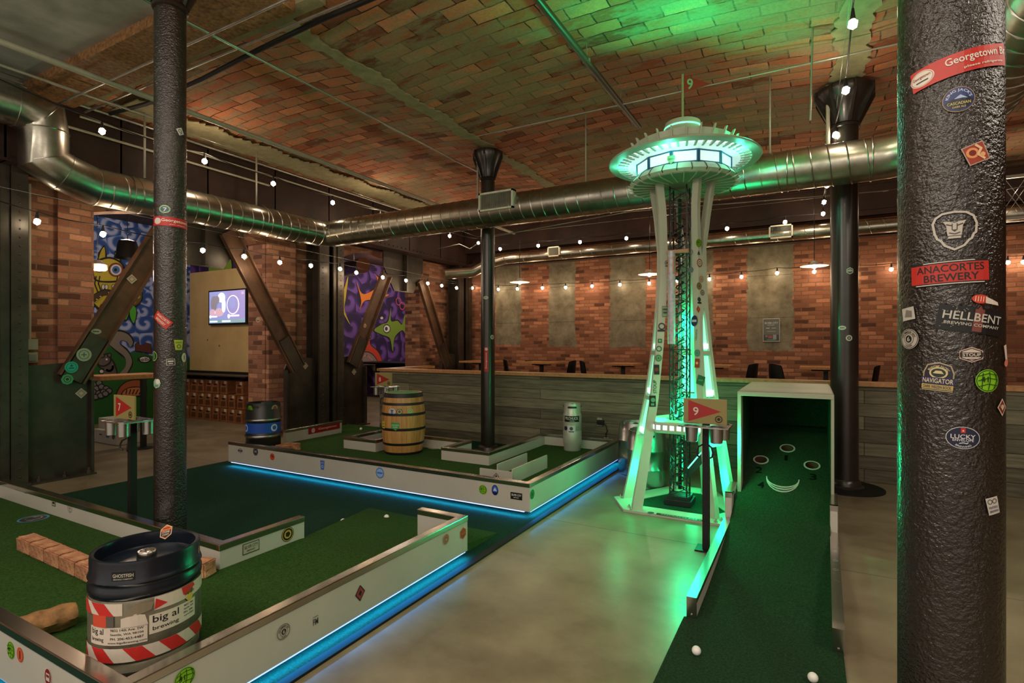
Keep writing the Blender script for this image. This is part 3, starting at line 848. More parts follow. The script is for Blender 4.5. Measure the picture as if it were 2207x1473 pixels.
a = bc(2045, 588, .035); a.rect(0, 0, .170, .066, BLK); a.rect(0, 0, .176, .052, (186, 44, 34)); a.text('ANACORTES', .002, .0125, .148, .020, BLK); a.text('BREWERY', .004, -.0125, .118, .020, BLK); a.rect(0, .030, .11, .002, WHT); a.rect(.0, -.030, .15, .002, WHT); a.build('sticker', bigc)
a = bc(2112, 645, -.12); a.disc(0, 0, .020, (206, 62, 40), ry=.012)
for k in range(5): a.rect(-.012 + k * .006, 0, .0018, .014, (240, 210, 190))
a.poly([(.010, .008), (.045, -.004), (.048, -.012), (.012, -.010)], (214, 200, 186)); a.build('sticker', bigc)
a = bc(2096, 690, -.16); a.rect(.002, 0, .158, .068, (12, 12, 14)); a.rect(.012, 0, .022, .060, (120, 62, 54)); a.ngon(.012, .026, .014, (120, 62, 54), 3, PI / 2); a.text('HELLBENT', .004, .008, .138, .022, (190, 186, 176)); a.text('BREWING COMPANY', .004, -.013, .128, .008, (190, 186, 176))
for k in range(26): a.disc(-.066 + random.uniform(0, .05), random.choice((-1, 1)) * random.uniform(.014, .03), .0016, (120, 116, 108), n=5)
a.build('sticker', bigc)
a = bc(1959, 677, .15); a.rect(0, 0, .042, .036, (186, 182, 172)); a.poly([(-.012, -.008), (.012, -.012), (.014, .006), (-.004, .012)], (120, 116, 108)); a.build('sticker', bigc)
a = bc(1961, 731, .02); st_number6(a, .029); a.build('sticker', bigc)
a = bc(2093, 765, 0); a.ngon(0, 0, .030, (208, 170, 156), 6, PI / 6, ry=.021); a.ngon(0, 0, .027, (50, 44, 40), 6, PI / 6, ry=.0185); a.ngon(0, 0, .0235, (198, 186, 172), 6, PI / 6, ry=.016); a.rect(0, 0, .050, .012, (34, 28, 26)); a.text('STOUP', 0, 0, .040, .0085, (216, 206, 190)); a.rect(0, -.012, .022, .0015, BLK); a.build('sticker', bigc)
a = bc(2165, 765, .25); a.rect(0, .006, .015, .042, (216, 198, 186)); a.disc(-.004, -.022, .014, (206, 120, 104), ry=.010); a.build('sticker', bigc)
a = bc(2022, 815, -.08); a.poly([(-.034, -.036), (.034, -.036), (.034, .016), (.026, .036), (0, .044), (-.026, .036), (-.034, .016)], (164, 150, 116)); a.poly([(-.031, -.033), (.031, -.033), (.031, .014), (.024, .033), (0, .040), (-.024, .033), (-.031, .014)], (34, 32, 52))
a.disc(0, .014, .020, (206, 190, 140), ry=.016); a.disc(0, .014, .016, (30, 44, 40), ry=.012); a.poly([(-.012, .012), (.012, .012), (.006, .020), (-.006, .020)], (206, 190, 140)); a.text('MARITIME PACIFIC', 0, .006, .052, .006, (206, 190, 140), arc=.026)
a.rect(0, -.008, .074, .018, (40, 36, 76)); a.text('NAVIGATOR', 0, -.008, .066, .013, (206, 196, 160)); a.rect(0, -.025, .068, .013, (176, 156, 90)); a.text('DARK WEIZEN BOCK', 0, -.025, .060, .008, (40, 36, 76)); a.build('sticker', bigc)
a = bc(2127, 821, 0); st_leafball(a, .0305); a.build('sticker', bigc)
a = bc(2157, 878, 0); st_diamond(a, .019, (206, 190, 170), (120, 44, 30), ry=.024); a.text('DIRE', 0, .003, .018, .006, (226, 200, 180)); a.build('sticker', bigc)
a = bc(2075, 944, 0); a.disc(0, 0, .0365, (196, 196, 200), ry=.030); a.disc(0, 0, .0348, (20, 22, 52), ry=.0282); a.rect(0, .020, .010, .014, (186, 40, 34)); a.ngon(0, .019, .003, (220, 215, 205), 3, PI / 2); a.text('LUCKY', 0, .0035, .052, .0115, (206, 206, 210)); a.text('ENVELOPE', 0, -.006, .044, .007, (206, 206, 210)); a.line([(-.008, -.015), (0, -.013), (.007, -.015), (.010, -.012)], .0022, (206, 206, 210)); a.text('BREWING', 0, 0, .034, .005, (206, 206, 210), arc=-.024); a.build('sticker', bigc)
a = bc(2138, 1090, .22); a.rect(0, 0, .034, .046, (196, 192, 184)); a.ring(-.007, .012, .005, .0065, BLK); a.ring(.006, .012, .005, .0065, BLK); a.text('POSTDOC', 0, -.004, .026, .006, (40, 44, 90)); a.text('BREWING', 0, -.014, .026, .006, (40, 44, 90)); a.build('sticker', bigc)
# left column stickers
def lc(px, py, rot=0): return column_art(leftc, LCX, LCY, LCR, px, py, rot, .0035)
a = lc(388, 284, .5); a.rect(0, 0, .04, .045, (190, 190, 184)); a.ring(0, .004, .008, .012, BLK); a.line([(-.008, -.016), (.008, -.010)], .004, BLK); a.build('sticker', leftc)
a = lc(355, 451); a.disc(0, 0, .034, (150, 190, 130), ry=.028); a.disc(0, 0, .026, (60, 90, 120), ry=.02); a.line([(-.008, .008), (.01, .008), (-.004, -.014)], .005, (220, 226, 200)); a.build('sticker', leftc)
a = lc(366, 478, -.03); a.rect(.01, 0, .26, .062, (186, 32, 24)); a.disc(-.078, 0, .026, (206, 196, 186), ry=.022); a.text('Georgetown', .035, .006, .17, .026, (232, 224, 214)); a.text('please refrigerate', .05, -.018, .10, .007, (232, 224, 214)); a.build('sticker', leftc)
a = lc(349, 690, -.72); a.rect(0, 0, .125, .062, (186, 44, 34)); a.text('ANACORTES', 0, .013, .10, .017, (216, 206, 190)); a.text('BREWERY', 0, -.013, .08, .017, (216, 206, 190)); a.build('sticker', leftc)
a = lc(385, 744, 0); a.poly([(-.030, .035), (.030, .035), (.022, -.035), (-.022, -.035)], (160, 176, 60)); a.text('EIGHT', 0, .016, .040, .010, (50, 56, 24)); a.ring(0, -.010, .010, .014, (50, 56, 24)); a.build('sticker', leftc)
a = lc(333, 768, 0); a.ring(0, 0, .028, .034, (130, 170, 90)); a.disc(0, 0, .018, (60, 110, 60), ry=.026); a.build('sticker', leftc)
a = lc(368, 781, .05); a.rect(0, 0, .050, .044, (186, 182, 172)); a.rect(0, 0, .044, .038, (50, 46, 42)); a.rect(0, .006, .034, .010, (186, 182, 172)); a.rect(0, -.009, .024, .006, (186, 182, 172)); a.build('sticker', leftc)
a = lc(396, 771, 0); a.disc(0, 0, .022, (196, 196, 170), ry=.032); a.rect(0, 0, .006, .03, (60, 60, 50)); a.build('sticker', leftc)
a = lc(338, 827, .1); a.ngon(0, 0, .034, (130, 170, 140), 7); a.disc(.012, .012, .018, (206, 200, 190)); a.rect(-.002, -.016, .03, .012, (90, 130, 90)); a.build('sticker', leftc)
# far columns stickers
for col, cx, cy, r, px, py, k in [(rigc, RCX, RCY, RCR, 1832, 584, 0), (rigc, RCX, RCY, RCR, 1815, 707, 1), (rigc, RCX, RCY, RCR, 1830, 729, 2), (midc, MCX, MCY, MCR, 1047, 642, 1), (midc, MCX, MCY, MCR, 1061, 727, 2)]:
    a = column_art(col, cx, cy, r, px, py)
    if k == 0: st_hex(a, .036, (190, 200, 180), (70, 80, 70))
    elif k == 1: a.disc(0, 0, .036, (190, 196, 180), ry=.022); a.rect(0, 0, .04, .008, (70, 70, 60))
    else: a.disc(0, 0, .030, (190, 196, 180)); a.disc(0, 0, .018, (60, 60, 54)); a.ngon(0, 0, .012, (190, 196, 180), 3)
    a.build('sticker', col)
a = column_art(midc, MCX, MCY, MCR, 1048, 775, PI / 2); a.rect(0, 0, .34, .06, (176, 30, 30)); a.disc(.14, 0, .020, (206, 196, 186)); a.text('Georgetown', -.02, 0, .22, .026, (220, 200, 190)); a.build('sticker', midc)

# ================================================================== HALF WALL
t = thing('half_wall', 'long half wall of grey stained boards with a light wood cap across the room', 'partition', (-1, 7.06, 0))
obj('boarding', MB().box(-6.45, 7.6, 7.0, 7.12, 0, 1.04).box(-6.45, -6.33, 7.12, 8.3, 0, 1.04), M['planks'], t)
obj('wood_cap', MB().box(-6.48, 7.6, 6.96, 7.17, 1.04, 1.085).box(-6.49, -6.28, 7.12, 8.33, 1.04, 1.085), M['wood'], t)
# outlet and plug
q = PY(1292, 910, 6.985)
t = thing('wall_outlet', 'small outlet with a black plug and hanging cord low on the grey half wall', 'outlet', (q.x, 7.0, q.z))
obj('plate', MB().box(q.x - .035, q.x + .035, 6.985, 7.0, q.z - .055, q.z + .055, bev=.004), flat((170, 166, 150)), t)
obj('plug', MB().box(q.x - .02, q.x + .07, 6.93, 6.985, q.z - .03, q.z + .03, bev=.01), M['black'], t)
q3 = PY(1307, 940, 6.99)
obj('cord', MB().tube([(q.x + .05, 6.95, q.z), (q.x + .10, 6.95, q.z - .03), (q.x + .12, 6.96, q.z - .12), (q3.x, 6.97, .30), (q3.x, 6.97, .18)], .006, 6), M['black'], t)
obj('adapter', MB().box(q3.x - .03, q3.x + .03, 6.95, 7.0, .17, .24, bev=.005), flat((190, 196, 170)), t)
# ================================================================== FLOOR CARPET
t = thing('floor_carpet', 'dark green carpet laid on the floor around and between the two left courses', 'carpet', (-4.2, 4, 0))
obj('pile', MB().box(-6.5, -2.05, .2, 6.98, 0, .012), M['floor_carpet'], t)
obj('edge_strip', MB().box(-2.05, -2.0, .2, 6.98, 0, .014), M['rubber'], t)

# ================================================================== GOLF COURSES 7 AND 8
def rail(parent, pts, z0, z1, th=.055, closed=False, capz=.038):
    """run of white boards with a bright metal cap; each straight piece is its own part"""
    n = len(pts)
    for i in range(n if closed else n - 1):
        a = Vector((*pts[i], 0)); b = Vector((*pts[(i + 1) % n], 0)); d = (b - a).normalized(); L = (b - a).length
        nn = Vector((-d.y, d.x, 0)); c = (a + b) / 2
        ev = .0024 * (i % 2)
        mb = MB(); mb.obox(c + Vector((0, 0, (z0 + z1 - .004) / 2)), d, nn, Vector((0, 0, 1)), L + th - ev, th - ev, z1 - z0 - .004 - ev)
        bd = obj('side_board', mb, M['white'], parent)
        mb = MB(); mb.obox(c + Vector((0, 0, z1 - capz / 2)), d, nn, Vector((0, 0, 1)), L + th + .008 - ev, th + .008 - ev, capz - ev * .5)
        obj('metal_cap', mb, M['chrome'], bd, bevel=.004)
TOP = .305
c7 = thing('mini_golf_course', 'nearest putting course at lower left, L-shaped, brick row and log on its green', 'mini golf course', (-4, 1.5, 0), 'raised putting courses with blue glow underneath')
rail(c7, [(-6.22, 2.0), (-3.1, 2.0), (-3.1, 2.56)], .06, TOP)
rail(c7, [(-2.46, 3.12), (-2.12, 3.12), (-2.12, 1.0), (-6.22, 1.0), (-6.22, 2.0)], .06, TOP)
g = MB().box(-6.19, -2.15, 1.03, 1.97, .14, .16).box(-3.07, -2.15, 1.97, 2.54, .14, .16)
g.add([(-3.07, 2.54, .16), (-2.15, 2.54, .16), (-2.15, 3.66, .016), (-3.50, 3.66, .016), (-3.07, 2.54, .012), (-2.15, 2.54, .012), (-2.15, 3.66, .012), (-3.50, 3.66, .012)],
      [(0, 1, 2, 3), (4, 7, 6, 5), (0, 3, 7, 4), (1, 5, 6, 2), (2, 6, 7, 3), (0, 4, 5, 1)])
obj('green_carpet', g, M['carpet'], c7)
obj('plinth', MB().box(-6.1, -2.25, 1.12, 1.9, .012, .14).box(-3.0, -2.25, 1.9, 2.5, .012, .14), M['black'], c7)
obj('light_strip', MB().box(-2.135, -2.098, 1.0, 3.13, .051, .06), M['led'], c7)
obj('light_strip', MB().box(-6.2, -2.15, .978, 1.015, .051, .06), M['led'], c7)
q = Pz(72, 1119, .16)
cup = obj('hole_cup', MB().lathe((q.x, q.y, .16), [(.055, .001), (.055, .006), (.045, .006), (.045, -.015), (.02, -.015)], 28, cap0=False), M['chrome'], c7)
a = Art(Flat((q.x, q.y, .161), (1, 0, 0), (0, 1, 0))); a.disc(0, 0, .095, (60, 130, 170)); a.disc(0, 0, .082, (30, 40, 34)); a.build('hole_ring', c7)

def bpanel(parent, px, py, plane, val, normal, fn, rot=0.0):
    """sticker placed on a wall panel"""
    q = PX(px, py, val) if plane == 'x' else PY(px, py, val)
    U = {'+x': (0, 1, 0), '-y': (1, 0, 0), '+y': (-1, 0, 0), '-x': (0, -1, 0)}[normal]
    a = Art(Flat(q, U, (0, 0, 1)), rot); fn(a); return a.build('sticker', parent)
XR = -2.0925
YI = .9725 + .0
bpanel(c7, 961, 1163, 'x', XR, '+x', lambda a: st_round(a, .036, (176, 160, 130), (150, 90, 70), (176, 160, 130)))
bpanel(c7, 998, 1150, 'x', XR, '+x', lambda a: st_hex(a, .040, (190, 84, 40), (150, 56, 24)))
bpanel(c7, 776, 1279, 'x', XR, '+x', lambda a: st_diamond(a, .036, (30, 20, 20), (150, 60, 60), ry=.044))
bpanel(c7, 680, 1335, 'x', XR, '+x', lambda a: (a.rect(0, .012, .03, .004, GRY), a.text('FM', 0, -.012, .03, .03, (60, 56, 50))))
bpanel(c7, 611, 1362, 'x', XR, '+x', lambda a: st_number6(a, .036))
bpanel(c7, 398, 1462, 'x', XR, '+x', lambda a: st_leafball(a, .040))
# outer front panel (faces -y)
YF = .9725
def on_yf(px, py, fn):
    q = PY(px, py, YF); a = Art(Flat(q, (1, 0, 0), (0, 0, 1))); fn(a); a.build('sticker', c7)
on_yf(24, 1402, lambda a: st_leafball(a, .036))
on_yf(44, 1412, lambda a: (a.disc(0, 0, .030, (196, 70, 44)), a.disc(0, 0, .024, (206, 96, 60)), a.rect(0, 0, .012, .034, (120, 30, 20))))
on_yf(104, 1460, lambda a: (a.disc(0, 0, .030, (206, 196, 184), ry=.036), a.disc(0, 0, .026, (130, 26, 30), ry=.032), a.rect(0, 0, .03, .03, (206, 196, 184)), a.rect(0, .004, .024, .01, (130, 26, 30))))
# inner faces of the back rail (face -y)
YB = 1.9725
for px, py, fn in [(116, 1081, lambda a: (a.rect(0, 0, .062, .076, (40, 40, 36)), a.rect(0, 0, .052, .066, (160, 160, 144)), a.text('SILVER', 0, .014, .04, .014, BLK), a.rect(0, -.012, .036, .014, BLK))),
                   (151, 1096, lambda a: (a.ring(0, 0, .030, .034, (120, 116, 104)), a.rect(0, 0, .004, .06, (120, 116, 104)), a.rect(0, 0, .04, .004, (120, 116, 104)))),
                   (56, 1061, lambda a: (a.ngon(0, 0, .024, (120, 116, 110), 3, PI / 2), a.rect(0, -.006, .012, .008, BLK)))]:
    q = PY(px, py, YB); a = Art(Flat(q, (1, 0, 0), (0, 0, 1))); fn(a); a.build('sticker', c7)
# short return: stickers on its inner board (faces +x)
for px, py, fn in [(541, 1180, lambda a: st_silver(a, .115)), (620, 1152, lambda a: (a.disc(0, 0, .048, (30, 26, 22)), a.ring(0, 0, .040, .044, (206, 170, 70)), a.disc(0, 0, .028, (206, 160, 60)), a.ngon(0, 0, .02, (30, 26, 22), 5)))]:
    q = PX(px, py, -3.0725); a = Art(Flat(q, (0, 1, 0), (0, 0, 1))); fn(a); a.build('sticker', c7)

def led(x0, x1, y0, y1, z, w):
    o = area_light(((x0 + x1) / 2, (y0 + y1) / 2, z), (0, 0, 0), (max(abs(x1 - x0), .012), max(abs(y1 - y0), .012)), w, (0.0, .36, 1.0), 'led_tape_light'); return o
led(-2.098, -2.098, 1.0, 3.13, .0495, 9.0); led(-6.2, -2.1, .978, .978, .0495, 12.0)
led(-6.2, -2.14, 4.118, 4.118, .0495, 15.0); led(-2.106, -2.106, 4.15, 6.56, .0495, 9.0)
c8 = thing('mini_golf_course', 'farther putting course by the grey half wall, white boards around barrel and column', 'mini golf course', (-4, 5.3, 0), 'raised putting courses with blue glow underneath')
rail(c8, [(-6.22, 4.15), (-2.13, 4.15), (-2.13, 6.55), (-3.13, 6.55), (-3.13, 5.12), (-3.72, 5.12), (-3.72, 5.62), (-4.75, 5.62), (-4.75, 5.08), (-5.24, 5.08), (-5.24, 6.5)], .06, TOP)
rail(c8, [(-6.24, 4.95), (-6.30, 5.95)], .06, TOP + .03)
g = MB().box(-6.2, -5.27, 4.18, 6.6, .14, .16).box(-5.27, -4.72, 4.18, 5.05, .14, .16).box(-4.72, -3.69, 4.18, 5.59, .14, .16).box(-3.69, -3.10, 4.18, 5.09, .14, .16).box(-3.10, -2.16, 4.18, 6.52, .14, .16)
g.box(-6.75, -6.2, 6.0, 6.6, .14, .16)
obj('green_carpet', g, M['carpet'], c8)
obj('plinth', MB().box(-6.1, -2.25, 4.27, 5.0, .012, .14).box(-6.1, -5.35, 5.0, 6.5, .012, .14).box(-3.0, -2.25, 5.0, 6.4, .012, .14).box(-4.6, -3.8, 5.0, 5.5, .012, .14), M['black'], c8)
obj('light_strip', MB().box(-6.2, -2.16, 4.125, 4.165, .051, .06), M['ledv'], c8)
obj('light_strip', MB().box(-2.145, -2.108, 4.15, 6.56, .051, .06), M['led'], c8)
YQ = 4.1225
for px, py, fn in [(518, 972, lambda a: (a.disc(0, -.0, .03, (120, 116, 116)), a.disc(-.0, 0, .022, (200, 196, 206)), a.ngon(0, 0, .018, (90, 90, 96), 6), a.disc(.03, .0, .014, (60, 60, 60)), a.disc(-.03, 0, .014, (60, 60, 60)))),
                   (551, 974, lambda a: (a.disc(0, 0, .046, (24, 20, 24)), a.ring(0, 0, .034, .038, (150, 146, 156)), a.text('M', 0, 0, .034, .034, (190, 186, 196)))),
                   (587, 985, lambda a: (a.disc(0, 0, .040, (196, 78, 40)), a.disc(.004, .004, .014, (120, 40, 20)), a.rect(-.012, .012, .02, .008, (120, 40, 20)))),
                   (695, 1003, lambda a: (a.poly([(-.034, .05), (.034, .05), (.024, -.05), (-.024, -.05)], (70, 110, 190)), a.text('EIGHT', 0, .024, .044, .014, (190, 200, 230)), a.ring(0, -.014, .010, .016, (190, 200, 230)))),
                   (819, 1020, lambda a: (a.ngon(0, 0, .056, (60, 120, 200), 10), a.disc(0, 0, .044, (150, 180, 226)), a.rect(0, 0, .07, .018, (60, 120, 200)))),
                   (1041, 1056, lambda a: st_leafball(a, .042)),
                   (1067, 1057, lambda a: (a.disc(0, 0, .034, (20, 30, 80), ry=.046), a.disc(0, .006, .028, (50, 100, 190), ry=.032), a.ngon(0, .004, .022, (200, 210, 230), 3, PI / 2), a.rect(0, -.022, .04, .01, (20, 30, 80)))),
                   (1113, 1070, lambda a: st_silver_dark(a, .115))]:
    q = PY(px, py, YQ); a = Art(Flat(q, (1, 0, 0), (0, 0, 1))); fn(a); a.build('sticker', c8)
q = PX(1147, 1066, -2.1025); a = Art(Flat(q, (0, 1, 0), (0, 0, 1))); a.disc(0, 0, .042, (50, 130, 60)); a.ring(0, 0, .03, .034, (30, 70, 40)); a.rect(0, 0, .03, .03, (30, 70, 40)); a.build('sticker', c8)
# red band on far rail
q = PX(703, 921, -6.25); a = Art(Flat((-6.249, 5.62, .262), (-.06, 1, 0), (0, 0, 1)), base=.004); a.rect(0, 0, .62, .085, (150, 26, 26)); a.disc(-.22, 0, .034, (200, 186, 176)); a.text('Georgetown', .06, .004, .36, .04, (206, 180, 170)); a.build('sticker', c8)
q = Pz(937, 966, .16)
obj('hole_cup', MB().lathe((q.x, q.y, .16), [(.085, .001), (.085, .004), (.055, .004), (.055, .002)], 28, cap0=False), flat((150, 146, 110)), c8)
# low gate boards
gt = thing('gate_boards', 'low angled white boards forming a small chute on the far green', 'obstacle', (-2.58, 4.9, .16))
gb = obj('front_board', MB().box(-2.86, -2.49, 4.52, 4.535, .16, .275), M['white'], gt)
obj('side_board', MB().box(-2.505, -2.49, 4.53, 5.30, .16, .30), M['white'], gt)
obj('side_board', MB().box(-2.80, -2.785, 4.75, 5.40, .16, .275), M['white'], gt)
a = Art(Flat((-2.67, 4.52, .215), (1, 0, 0), (0, 0, 1))); st_diamond(a, .034, (30, 26, 26), (170, 160, 150)); a.build('sticker', gt)

# ------------------------------------------------------------------ golf balls
bl = None
for i, (px, py, z, lb, g) in enumerate([
    (739, 1124, .034, 'white golf ball, left one of the two at the open end of the nearest green', 'golf balls'),
    (833, 1115, .038, 'white golf ball, right one of the two at the open end of the nearest green', 'golf balls'),
    (1501, 1403, .034, 'white golf ball on the left of the foot of the dark green ramp', 'golf balls'),
    (1752, 1461, .034, 'white golf ball nearest the camera, low right on the ramp carpet', 'golf balls'),
    (778, 925, .181, 'white golf ball on the far end of the green behind the barrel', 'golf balls')]):
    p = Pz(px, py, z)
    if i == 0:
        mb = MB().ball((p.x, p.y, p.z), .0214, sub=3)
        bl = obj('golf_ball', mb, M['ball'], at=(p.x, p.y, p.z)); tag(bl, lb, 'golf ball', g)
    else:
        o = bl.copy(); link(o); o.location = p; o['label'] = lb
# floor height under ball 2 differs on the sloping lip

# ------------------------------------------------------------------ loose bricks and log on course 7
def brick_mb(seed=0):
    r = random.Random(seed); bm = bmesh.new(); bmesh.ops.create_cube(bm, size=1)
    for q in bm.verts: q.co = Vector((q.co.x * .195, q.co.y * .098, q.co.z * .092 + .046))
    bmesh.ops.bevel(bm, geom=bm.edges[:], offset=.008, segments=2, affect='EDGES')
    bmesh.ops.subdivide_edges(bm, edges=bm.edges[:], cuts=1)
    for q in bm.verts:
        if q.co.z > .004: q.co += Vector((r.uniform(-1, 1), r.uniform(-1, 1), r.uniform(-.6, .6))) * .0035
    mb = MB(); mb.bm(bm); bm.free(); return mb
bp = None
rowl = ['leftmost brick of the brick row on the nearest green', 'second brick from the left end of the brick row', 'third brick from the left end of the brick row',
        'fourth brick from the left end of the brick row', 'brick of the row just left of the striped keg', 'brick of the row hidden mostly behind the striped keg', 'last brick of the row, right of the striped keg touching the metal rail corner']
P0 = Vector((-4.40, 1.56, .16)); 
pos = [(P0 + Vector((.205 * k, -.004 * k, 0)), random.uniform(-.03, .03)) for k in range(5)] + [(Vector((-3.36, 1.66, .16)), .55), (Vector((-3.12, 1.86, .16)), .3)]
for i, ((p, rz), lb) in enumerate(zip(pos, rowl)):
    if i == 0:
        mb = brick_mb(3); mb.v = [(x + p.x, y + p.y, z + p.z) for x, y, z in mb.v]
        bp = obj('loose_brick', mb, M['paver'], at=p); tag(bp, lb, 'brick', 'bricks laid in a row on the nearest green'); bp.rotation_euler.z = rz
    else:
        o = bp.copy(); link(o); o.location = p; o.rotation_euler.z = rz; o['label'] = lb
for i, (p, rz, lb) in enumerate([(Vector((-5.70, 4.33, .16)), -.25, 'reddish brick in front of the blue-banded keg'), (Vector((-5.69, 4.47, .16)), .05, 'reddish brick right of the blue-banded keg'), (Vector((-5.72, 4.62, .16)), .3, 'reddish brick behind the right side of the blue-banded keg')]):
    o = bp.copy(); link(o); o.location = p; o.rotation_euler.z = rz; o['label'] = lb; o['group'] = 'bricks around the blue-banded keg'
def log():
    a = Pz(140, 1312, .215); a = Vector((-3.075, 1.255, .215)); b = Vector((-3.115, 1.05, .215)); d = (b - a).normalized(); V = Vector((-d.y, d.x, 0)); L = (b - a).length
    mb = MB(); n = 14; m = 12; rng = random.Random(5); prof = [rng.uniform(.9, 1.1) for _ in range(m)]
    vs = []
    for i in range(n + 1):
        t = i / n; e = 1 if 0 < i < n else .86
        for k in range(m):
            an = 2 * PI * k / m; r = .052 * prof[k] * e * (1 + .05 * math.sin(i * 1.1 + k))
            vs.append(a + d * L * t + V * (r * math.cos(an) * 1.15) + Vector((0, 0, r * math.sin(an))))
    fs = [(i * m + k, i * m + (k + 1) % m, (i + 1) * m + (k + 1) % m, (i + 1) * m + k) for i in range(n) for k in range(m)]
    mb.add(vs, fs, 0, True); mb.add(vs[:m], [tuple(range(m))[::-1]]); mb.add(vs[-m:], [tuple(range(m))])
    o = obj('wooden_log', mb, M['log'], at=(a + b) / 2); tag(o, 'short weathered log lying on the nearest green beside the blue-lit rail', 'log')
log()

# ================================================================== KEGS
def keg(name, label, c, r, h, mats, style, group='beer kegs used as course decoration'):
    x, y, z = c
    t = thing(name, label, 'keg', c, group)
    R = r
    if style == 'striped':
        obj('body', MB().lathe(c, [(R * .93, .0), (R * .955, .012), (R * .955, .075), (R * .93, .085), (R * .985, .10), (R * .985, .325), (R * .955, .335)], 64, cap1=False), mats[0], t)
        obj('upper_shell', MB().lathe(c, [(R * .955, .333), (R * .985, .340), (R, .352), (R, .372), (R * .97, .382), (R * .97, .392), (R, .402), (R * .985, .412), (R * .965, .42), (R * .965, h - .012), (R * .955, h - .002), (R * .93, h), (R * .88, h - .004), (R * .865, h - .02), (R * .865, h - .055), (R * .80, h - .064), (R * .3, h - .056), (R * .28, h - .056)], 64, cap0=False), mats[1], t)
        obj('bung', MB().lathe((x, y, z + h - .056), [(.036, 0), (.036, .028), (.033, .032), (.026, .032), (.024, .02), (.0, .018)], 28, cap0=False, cap1=False), M['chrome'], t)
        obj('lower_ring', MB().lathe(c, [(R * .90, 0), (R * .985, .004), (R * .985, .045), (R * .965, .055)], 64, cap1=False), M['black'], t)
    else:
        prof = [(R * .92, 0), (R * .96, .006), (R * .96, .05), (R * .985, .065)]
        zz = [.33, .66] if style != 'slim' else []
        def rib(q, e=.012): return [(R * .985, q * h - e * 1.6), (R * 1.035, q * h - e * .5), (R * 1.035, q * h + e * .5), (R * .985, q * h + e * 1.6)]
        for q in zz: prof += rib(q)
        prof += [(R * .985, h * .86), (R * .94, h * .885), (R * .94, h - .01), (R * .93, h), (R * .87, h), (R * .86, h - .05), (R * .3, h - .03)]
        if style == 'slim': prof = [(R * .86, 0), (R * .9, .008), (R * .9, .06), (R * .97, .085), (R, .11), (R, h * .42), (R * .99, h * .425), (R, h * .43), (R, h * .74), (R * .97, h * .78), (R * .90, h * .80), (R * .90, h - .012), (R * .885, h), (R * .82, h), (R * .8, h - .04), (R * .3, h - .03)]
        obj('shell', MB().lathe(c, prof, 56), mats[0], t)
        obj('bung', MB().lathe((x, y, z + h - .032), [(.03, 0), (.03, .022), (.02, .026), (0, .02)], 20, cap0=False, cap1=False), M['chrome'], t)
        for k in range(3):
            an = k * 2 * PI / 3 + .9
            hr = R * .945 + .001
            cy_ = Cyl(x, y, hr, an, z + h * .93)
            Art(cy_, base=.0012).poly([(-.05, -.012), (.05, -.012), (.06, 0), (.05, .012), (-.05, .012), (-.06, 0)], (14, 14, 14)).build('hand_hole', t)
    return t
# nearest keg, striped tape
KX, KY, KZ, KR, KH = -2.470, 1.262, .16, .203, .487
k1 = keg('beer_keg', 'nearest keg, navy shell on top, torn red and white hazard tape around the grey body', (KX, KY, KZ), KR, KH, [m_simple('scuffed_keg_metal', (150, 144, 122), .4, .5, scale=9, rgb2=(100, 96, 82), bump=.2, bscale=30), m_simple('navy_keg_paint', (12, 24, 38), .3, .1, .6, scale=8, rgb2=(8, 14, 24), bump=.15, bscale=60)], 'striped')
def kart(u_px, zrel, r=KR * .985, rot=0, base=.002): # surface by pixel column (u) and height
    a0, z0 = col_hit(u_px, 1300, KX, KY, r)
    return Art(Cyl(KX, KY, r, a0, KZ + zrel), rot, base=base, step=.00015)
TR, TW = (196, 40, 34), (208, 196, 180)
a = kart(313, 0)
C = 2 * PI * KR * .985
def band(a, u0, u1, v0, v1, col): a.poly([(u0, v0), (u1, v0), (u1, v1), (u0, v1)], col)
band(a, -.315, .315, .100, .155, TW); band(a, -.315, -.075, .282, .330, TW); band(a, .03, .315, .282, .334, TW)
for u in (-.30, -.17, -.03, .09, .21): a.poly([(u, .100), (u + .065, .100), (u + .02, .155), (u - .045, .155)], TR)
for u in (-.27, -.165): a.poly([(u, .282), (u + .06, .282), (u + .02, .330), (u - .05, .330)], TR)
a.poly([(.03, .286), (.075, .300), (.035, .328)], TR); a.poly([(.14, .300), (.20, .318), (.19, .334), (.13, .334)], TR)
band(a, -.20, -.135, .238, .284, (206, 74, 46)); band(a, -.135, -.105, .240, .282, (90, 84, 76))
a.poly([(-.08, .236), (.01, .236), (.0, .276), (-.03, .284), (-.08, .272)], TW)
a.poly([(-.075, .276), (-.05, .310), (-.02, .326), (.03, .32), (.02, .29), (-.02, .28)], (128, 118, 96))
a.build('tape', k1, .6)
a = kart(313, .205); a.rect(-.105, -.002, .225, .070, (212, 200, 184)); a.text('big al', -.178, .012, .060, .030, BLK); a.text('brewing', -.178, -.018, .060, .020, BLK)
for i, s in enumerate(['9832 14th Ave. SW', 'Seattle, WA 98106', 'PH. 206-453-4487', 'www.bigalbrewing.com']): a.text(s, -.062, .022 - i * .0165, .115 if i != 3 else .135, .0095, (50, 46, 40))
a.build('label', k1, .6)
a = kart(313, .235); a.rect(.108, -.006, .190, .076, (212, 204, 186)); a.text('big al', .072, .008, .095, .036, BLK); a.text('brewing', .072, -.026, .095, .020, BLK)
for i in range(4): a.text(['9832 14th', 'Seattle, WA', 'PH. 206-', 'www.bigal'][i], .166, .020 - i * .014, .05, .008, (50, 46, 40))
a.build('label', k1, .6)
